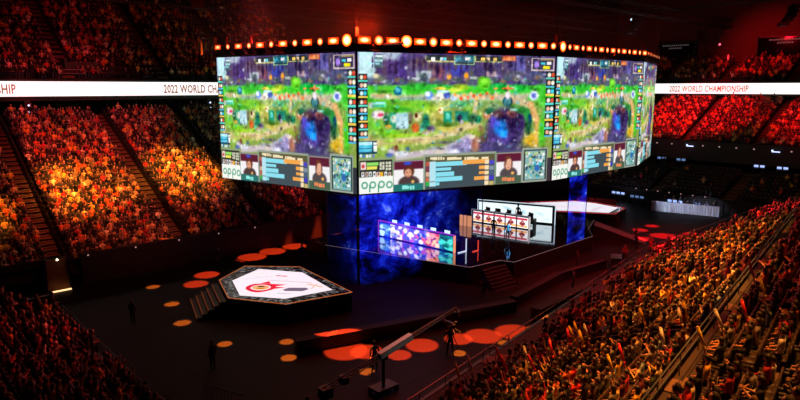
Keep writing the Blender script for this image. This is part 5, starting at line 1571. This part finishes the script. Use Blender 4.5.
# ------------------------------------------------------------------ far end of the floor: draped barriers, desks with lit screens, small lights
drape=mat('white_drape','c8ccd4',.8)
def draped(p,q,H,label,cnt=26):
    t=empty('draped_barrier',(0,0,0),0,label,'barrier'); L=oriented(t,p,q,0)
    a=MB(); vs=[];fs=[]; n=cnt*4
    for i in range(n+1):
        y=.05*math.sin(i*PI/2)
        for z in(.03,H): vs.append((L*i/n,y,z)); 
    for i in range(n): fs.append((2*i,2*i+2,2*i+3,2*i+1))
    a.add(vs,fs,drape); a.build('drape',t)
    a=MB(); a.tube((0,0.08,H),(L,.08,H),.03,steel)
    for k in range(5): a.tube((L*k/4,.08,0),(L*k/4,.08,H),.025,steel)
    a.build('frame',t)
draped((73.4,35.0),(75.4,27.7),1.25,'barrier draped in pale cloth at the far end of the floor')
draped((70.4,43.6),(71.4,38.6),1.1,'barrier with pale cloth behind the white-topped side stage')
scr=mat('console_screen','8090c0',.4,emit='a8c0ff',estr=1.1); scr2=mat('console_screen_dim','607090',.4,emit='6888c0',estr=.7)
def console(loc,rz,label,m,w_=1.6,n=2):
    t=empty('production_desk',loc,rz,label,'desk','production desks at the far end')
    a=MB(); a.box((0,0,.72),(w_,.7,.05),blackm); a.build('top',t)
    for s in(-1,1): a=MB(); a.box((s*(w_/2-.05),0,.35),(.06,.6,.7),blackm); a.build('leg',t)
    for k in range(n):
        x=(k-(n-1)/2)*w_/n; a=MB(); a.box((x,0,1.0),(w_/n*.8,.05,.34),blackm); o=a.build('monitor',t); a=MB(); a.box((x,-.03,1.0),(w_/n*.72,.012,.28),m); a.build('monitor_screen',o)
places=['below the front edge of the red-lit stand','on the upper shelf of the end wall','next to the pale draped barrier','behind the pale draped barrier']
EXT=[((76.6,33.5,0),0),((76.9,30.5,0),1),((77.2,41.5,0),2),((76.2,38.3,0),3)]
lab4=['long production desk with lit screens directly behind the pale draped barrier','second production desk behind the pale draped barrier, towards the big stand','production desk with blue screens behind the side-stage barrier','production desk between the two draped barriers']
for (l,i) in EXT: console(l,-PI/2,lab4[i],scr if i%2==0 else scr2,2.0,3)
for i,(y,lb) in enumerate([(47.0,'small lit console on the end-wall balcony closest to the hanging screen'),(39.5,'second lit console on the end-wall balcony'),(36.8,'third lit console on the end-wall balcony'),(27.0,'fourth lit console on the end-wall balcony near the big stand'),(24.4,'fifth lit console on the end-wall balcony, last by the big stand')]):
    console((85.0,y,4.33),-PI/2,lb,[scr,scr2,scr2,scr,scr][i],1.4,2)
for i in range(9):
    put_person('person',['stand','lap','standclap','walk'][i%2*2],(75.9+(.8 if i%3 else .2)+.1*i*0,34.6-.85*i,0),math.radians(90+35*i),hexc(['3a3a48','24242c','4a4450','1c1c24'][i%4]),'crew member %s from the screen side along the pale draped barrier'%ORD[i],'person','crew behind the draped barrier')
# little lamps along the front of the red-lit stand and on the balcony
ledm=mat('small_led_white','c0c8ff',.4,emit='c8d8ff',estr=1.6); ledr=mat('small_led_dim','a08080',.4,emit='b89090',estr=.7)
for i in range(14):
    a=MB(); a.ball((85.55,49-2.1*i,7.35),(.10,.12,.10),ledr if i not in(0,6,11) else ledm); 
    if i in(0,6,11): a.box((85.55,49-2.1*i-.4,7.2),(.1,.9,.12),ledm)
    tag(a.build('fascia_lamp'),'%s lamp from the hanging screen on the front edge of the red-lit stand'%ORD[i],'lamp','lamps on the edge of the red-lit stand')
for i in range(7):
    a=MB(); a.ball((78.1,39.5-1.5*i,1.75),(.08,.09,.08),ledr); tag(a.build('rail_lamp'),'%s low lamp from the hanging screen on the wall behind the floor crew'%ORD[i],'lamp','low lamps behind the floor crew')
for i in range(5):
    a=MB(); a.ball((13+3.6*i,50.55,2.25),(.07,.05,.07),ledr); tag(a.build('wall_stud_lamp'),'%s dim stud lamp from the entry tunnel along the orange-lit stand front wall'%ORD[i],'lamp','stud lamps on the front wall')
# ------------------------------------------------------------------ concourse and upper level dressing
for i,(loc,rz,nm) in enumerate([((14.2,72.0,12.9),0,'above the orange-lit stand near the entry'),((33.5,71.9,12.9),0,'above the orange-lit stand beside the hanging screen'),((98.6,40.4,14.0),-PI/2,'above the red-lit end stand')]):
    t=empty('light_tower',loc if i!=2 else (98.9,40.4,13.6),rz,'small black follow-spot rack with white lamps %s'%nm,'light rack')
    a=MB(); a.box((0,0,.1),(.5,.3,1.5),blackm); a.build('rack',t)
    for z in(-.3,.35): a=MB(); a.ball((.1,-.17,z),(.11,.06,.11),ledm); a.build('lamp',t)
# upper tier rails and vomitory
for i,(x,lb) in enumerate([(4.5,'pale rail section on the upper deck edge, first from the entry corner'),(17.5,'pale stair rail section on the upper deck edge beside the dark vomitory')]):
    railing((x,72.65),(x+2.6,72.65),15.9,1.0,lb,1.3,2,col=mat('rail_pale','b08a88',.4,.2))
a=MB(); a.box((20.0,73.7,16.9),(3.2,.3,1.6),blackm); a.box((18.5,74.8,17.2),(.2,2.2,1.8),blackm); a.box((21.5,74.8,17.2),(.2,2.2,1.8),blackm); struct(a.build('wall_vomitory'))
# dark suites with dim lettered signs high on the end wall
for i,(y0,y1,z0,z1) in enumerate([(44.6,51.2,18.9,22.6),(27.6,35.6,18.9,22.8)]):
    t=empty('dark_suite_box',(105.495,(y0+y1)/2,(z0+z1)/2),0,['large dark glazed box high on the end wall, close to the hanging screen','large dark glazed box high on the end wall, over the big stand side'][i],'suite')
    a=MB(); a.box((0,0,0),(1.0,y1-y0,z1-z0),blackm); a.build('box',t); a=MB(); a.box((-.52,0,.2),(.04,y1-y0-.6,z1-z0-1.2),blackgloss); a.build('glass',t)
    a=MB(); sg=mat('sign_dim','504848',.5,emit='786c6c',estr=.28)
    for r in range(2):
        n=14 if r==0 else 7
        for k in range(n): a.box((-.56,(k-(n-1)/2)*-.32,1.2-r*.45),(.02,.2,.22),sg)
    a.build('lettering',t)
# roof trusses, catwalks and hanging speaker clusters
tm=mat('truss_grey','2e2c2e',.5,.3)
def truss(p,q,h_,label):
    t=empty('roof_truss',p,0,label,'roof truss','roof trusses'); d=Vector(q)-Vector(p); L=d.length; n=int(L/2.2); s=Vector((-d.y,d.x,0)).normalized()*.5
    a=MB()
    for o_ in (s+Vector((0,0,0)),-s,s+Vector((0,0,h_)),-s+Vector((0,0,h_))): a.tube(o_,d+o_,.07,tm,n=5)
    for k in range(n):
        A=d*(k/n);B=d*((k+1)/n)
        for o_ in(s,-s): a.tube(A+o_+Vector((0,0,h_ if k%2 else 0)),B+o_+Vector((0,0,0 if k%2 else h_)),.045,tm,n=4)
        a.tube(A+s,A-s,.04,tm,n=4)
    a.build('lattice',t)
for k in range(4): truss((14+k*24,22,25.5),(14+k*24,95,25.5),2.0,'dark roof truss crossing the hall, %s from the entry end'%ORD[k])
for k in range(3): truss((8,40+k*16,24.2),(112,40+k*16,24.2),1.2,'dark lengthwise catwalk truss under the roof, %s from the big stand'%ORD[k])
for i,(x,y,z) in enumerate([(84,44,25.5),(88,26,25.5),(72,58,24.2),(96,40,24),(30,66,26.3)]):
    t=empty('speaker_cluster',(x,y,z-.5),math.radians(40*i),'hanging black speaker cluster under the roof, %s'%['above the end of the floor','above the red-lit stand towards the big stand','beyond the hanging screen','deepest over the red-lit stand','over the orange-lit stand'][i],'speaker','speaker clusters under the roof')
    for k in range(5): a=MB(); a.box((0,.06*k*k,-.5*k-.3),(1.3,.8,.44),blackm); a.box((0,-.42+.06*k*k,-.5*k-.3),(1.1,.03,.34),tm); a.build('cabinet',t)
    
    for s in(-.4,.4): a=MB(); a.tube((s,0,0),(s,0,1.2),.03,tm); a.build('hoist',t)
for i,(x,y,z) in enumerate([(91,48.6,25.2),(93,36.2,21.0),(93.2,35.0,19.2)]):
    a=MB(); a.ball((x,y,z),(.16,.16,.16) if i<2 else (.12,.14,.42),[ledm,cm('f06888',1.4),cm('f03038',1.2)][i]); a.tube((x,y,z+.1),(x,y,z+1),.02,tm); tag(a.build('indicator_lamp'),['tiny white lamp up under the roof','small pink lamp under the roof above the end wall','short red strip lamp hanging below the pink one'][i],'lamp')
# ------------------------------------------------------------------ lights
def spot(loc, tgt, power, col, deg, blend=.5, radius=.15):
    d=bpy.data.lights.new('spot','SPOT'); d.energy=power; d.color=col; d.spot_size=math.radians(deg); d.spot_blend=blend; d.shadow_soft_size=radius
    o=bpy.data.objects.new('spot_light',d); COL.objects.link(o); o.location=loc
    o.rotation_euler=(Vector(tgt)-Vector(loc)).to_track_quat('-Z','Y').to_euler(); return o
def point(loc,power,col,radius=.2):
    d=bpy.data.lights.new('point','POINT'); d.energy=power; d.color=col; d.shadow_soft_size=radius
    o=bpy.data.objects.new('point_light',d); COL.objects.link(o); o.location=loc; return o
ORG=(1,.20,.03); YEL=(1,.34,.03); RED=(1,.004,.016); MAG=(1,.06,.10)
POOLS=[(16.25,46.3,.46,0),(15.8,41.6,.46,0),(14.9,37.65,.5,0),(19.0,44.8,.86,1),(23.56,48.16,1.13,1),(26.1,48.9,1.18,1),(28.5,49.4,1.13,1),(31.0,49.6,1.07,1),(34.3,49.8,1.01,1),(37,50,1.04,1),(39.9,50.1,1.0,1),(42.6,50.1,.9,1),(20.7,46.5,.9,1),(15.4,32.7,.4,0),(18.3,30.5,.4,0),(17.2,28.5,.41,0),(20.2,27.1,1.19,1),(19.4,24.2,.39,0),(21.0,26.2,.9,1),(22.1,24.6,.65,1),(24,24.7,.91,1),(26.3,23.9,.81,1),(27.75,23.2,1.07,1),(24.8,22.5,.39,0),(27.9,21.7,.37,0),(29.7,22.3,1.15,1),(31.1,21.6,.64,0),
 (62.3,30.7,.75,2),(65.2,30.8,.66,2),(61.6,27.8,1.24,2),(58.1,25.4,.97,2),(64.4,26.4,.63,2),(60.3,25.5,.6,2),(44.7,21.9,.9,2),(47.6,21.9,.7,2),(58.8,28.6,.9,2),(19.75,28.6,.7,1)]
for i,(x,y,r_,k) in enumerate(POOLS):
    hz=26; lx,ly=x+(46-x)*.18,y+(44-y)*.12
    col=[(1,.20,.015),(1,.055,.010),(1,.006,.010)][k]
    if 25<lx<74 and 33.5<ly<57: hz=16.5
    if k==2: lx,ly=x+3,y-6
    D=math.sqrt((lx-x)**2+(ly-y)**2+hz*hz)
    pw=[1000000,1150000,1500000][k]*D*D/26/26
    spot((lx,ly,hz),(x,y,0),pw,col,2*math.degrees(math.atan(r_/D))*1.15,.35,.05)
# washes on the stands
spot((14,44,30),(15.5,59.5,5.5),190000,YEL,23,1.0,.4)
spot((19,43,30),(25.0,60.0,6.5),180000,YEL,21,1.0,.4)
spot((8,42,30),(4,57.5,4.5),260000,YEL,24,1.0,.4)
spot((16,40,31),(17,59,6),45000,(1,.12,.05),42,.8,.5)
spot((20,38,30),(32,56,4),60000,(1,.08,.10),24,.9,.5)
spot((14,50,31),(15,80,21),5500,(1,.03,.10),50,.8,.5)
spot((83,38,24),(93,38,10),42000,RED,62,.8,.5)
spot((89,36,24.0),(103,34,20),7000,RED,60,.8,.5)
spot((78,27,30),(92,23,11),45000,RED,38,.8,.5)
spot((24,16,31),(20,10,4.5),85000,(1,.26,.025),24,1.0,.4)
spot((24,4,31),(17,6,7.5),45000,(1,.30,.04),36,1.0,.4)
spot((34,18,31),(30,12,4),170000,(1,.33,.03),21,1.0,.4)
spot((42,20,31),(39,15,3.5),190000,(1,.32,.03),20,1.0,.4)
spot((46,20,30),(47,15.5,3.5),80000,(1,.33,.04),22,1.0,.4)
spot((40,21,31),(30,15,4),30000,(1,.09,.06),56,.9,.5)
spot((62,24,30),(58,19,2.5),230000,(1,.015,.03),32,.9,.5)
spot((30,36,28),(3,33,2.5),19000,(1,.05,.06),26,.9,.5)
# red glow on the roof steel above the rig
for x,y,p in ((28.5,35,5000),(36,32.5,3500),(45,30.5,3500),(54,30,2500),(62,31,1800),(26,44,1500)):
    point((x,y,ZT+1.6),p*.5,(1,.03,.005),.3)
# blue light on stage
spot((43.2,31.2,6.9),(43.4,33.8,2.4),5000,(.15,.6,1),26,.6,.1)
spot((40,40,20),(30,38,0),3500,(.1,.15,1),40,.9,.3)
spot((66,36,9),(74.4,31,.9),8000,(.65,.75,1),34,.6,.2)  # unseen spot added to brighten the draped barrier
point((76.6,41,2.4),60,(.6,.7,1),.2)  # low white fill added at the far end of the floor
spot((70,34,28),(72,27,0),7000,(.8,.8,1),26,1,.5)  # unseen white spot added so the far floor reads grey

# thin haze round the lamps on top of the rig
hz=bpy.data.materials.new('haze'); hz.use_nodes=True; nt=hz.node_tree
for nn in list(nt.nodes):
    if nn.type!='OUTPUT_MATERIAL': nt.nodes.remove(nn)
vs_=nt.nodes.new('ShaderNodeVolumeScatter'); vs_.inputs['Density'].default_value=.0046; vs_.inputs['Anisotropy'].default_value=.2
nt.links.new(vs_.outputs[0],[q for q in nt.nodes if q.type=='OUTPUT_MATERIAL'][0].inputs['Volume'])
a=MB(); a.box((49,47,20.4),(50,26,4.6),hz); tag(a.build('haze'),'thin haze glowing red above the hanging screen','haze',kind='stuff')

spot((24,14,27),(20.5,21.8,2.6),2600,(.9,1,.95),12,.8,.2)  # unseen spot added to brighten the crane's arm cover

spot((14,44,30),(17,70,11.5),36000,(1,.05,.07),42,.9,.4)

spot((47,20,25),(45,26.5,0),60000,(1,.02,.035),56,1.0,.5)
spot((60,22,25),(60,27,0),36000,(1,.01,.03),44,1.0,.5)
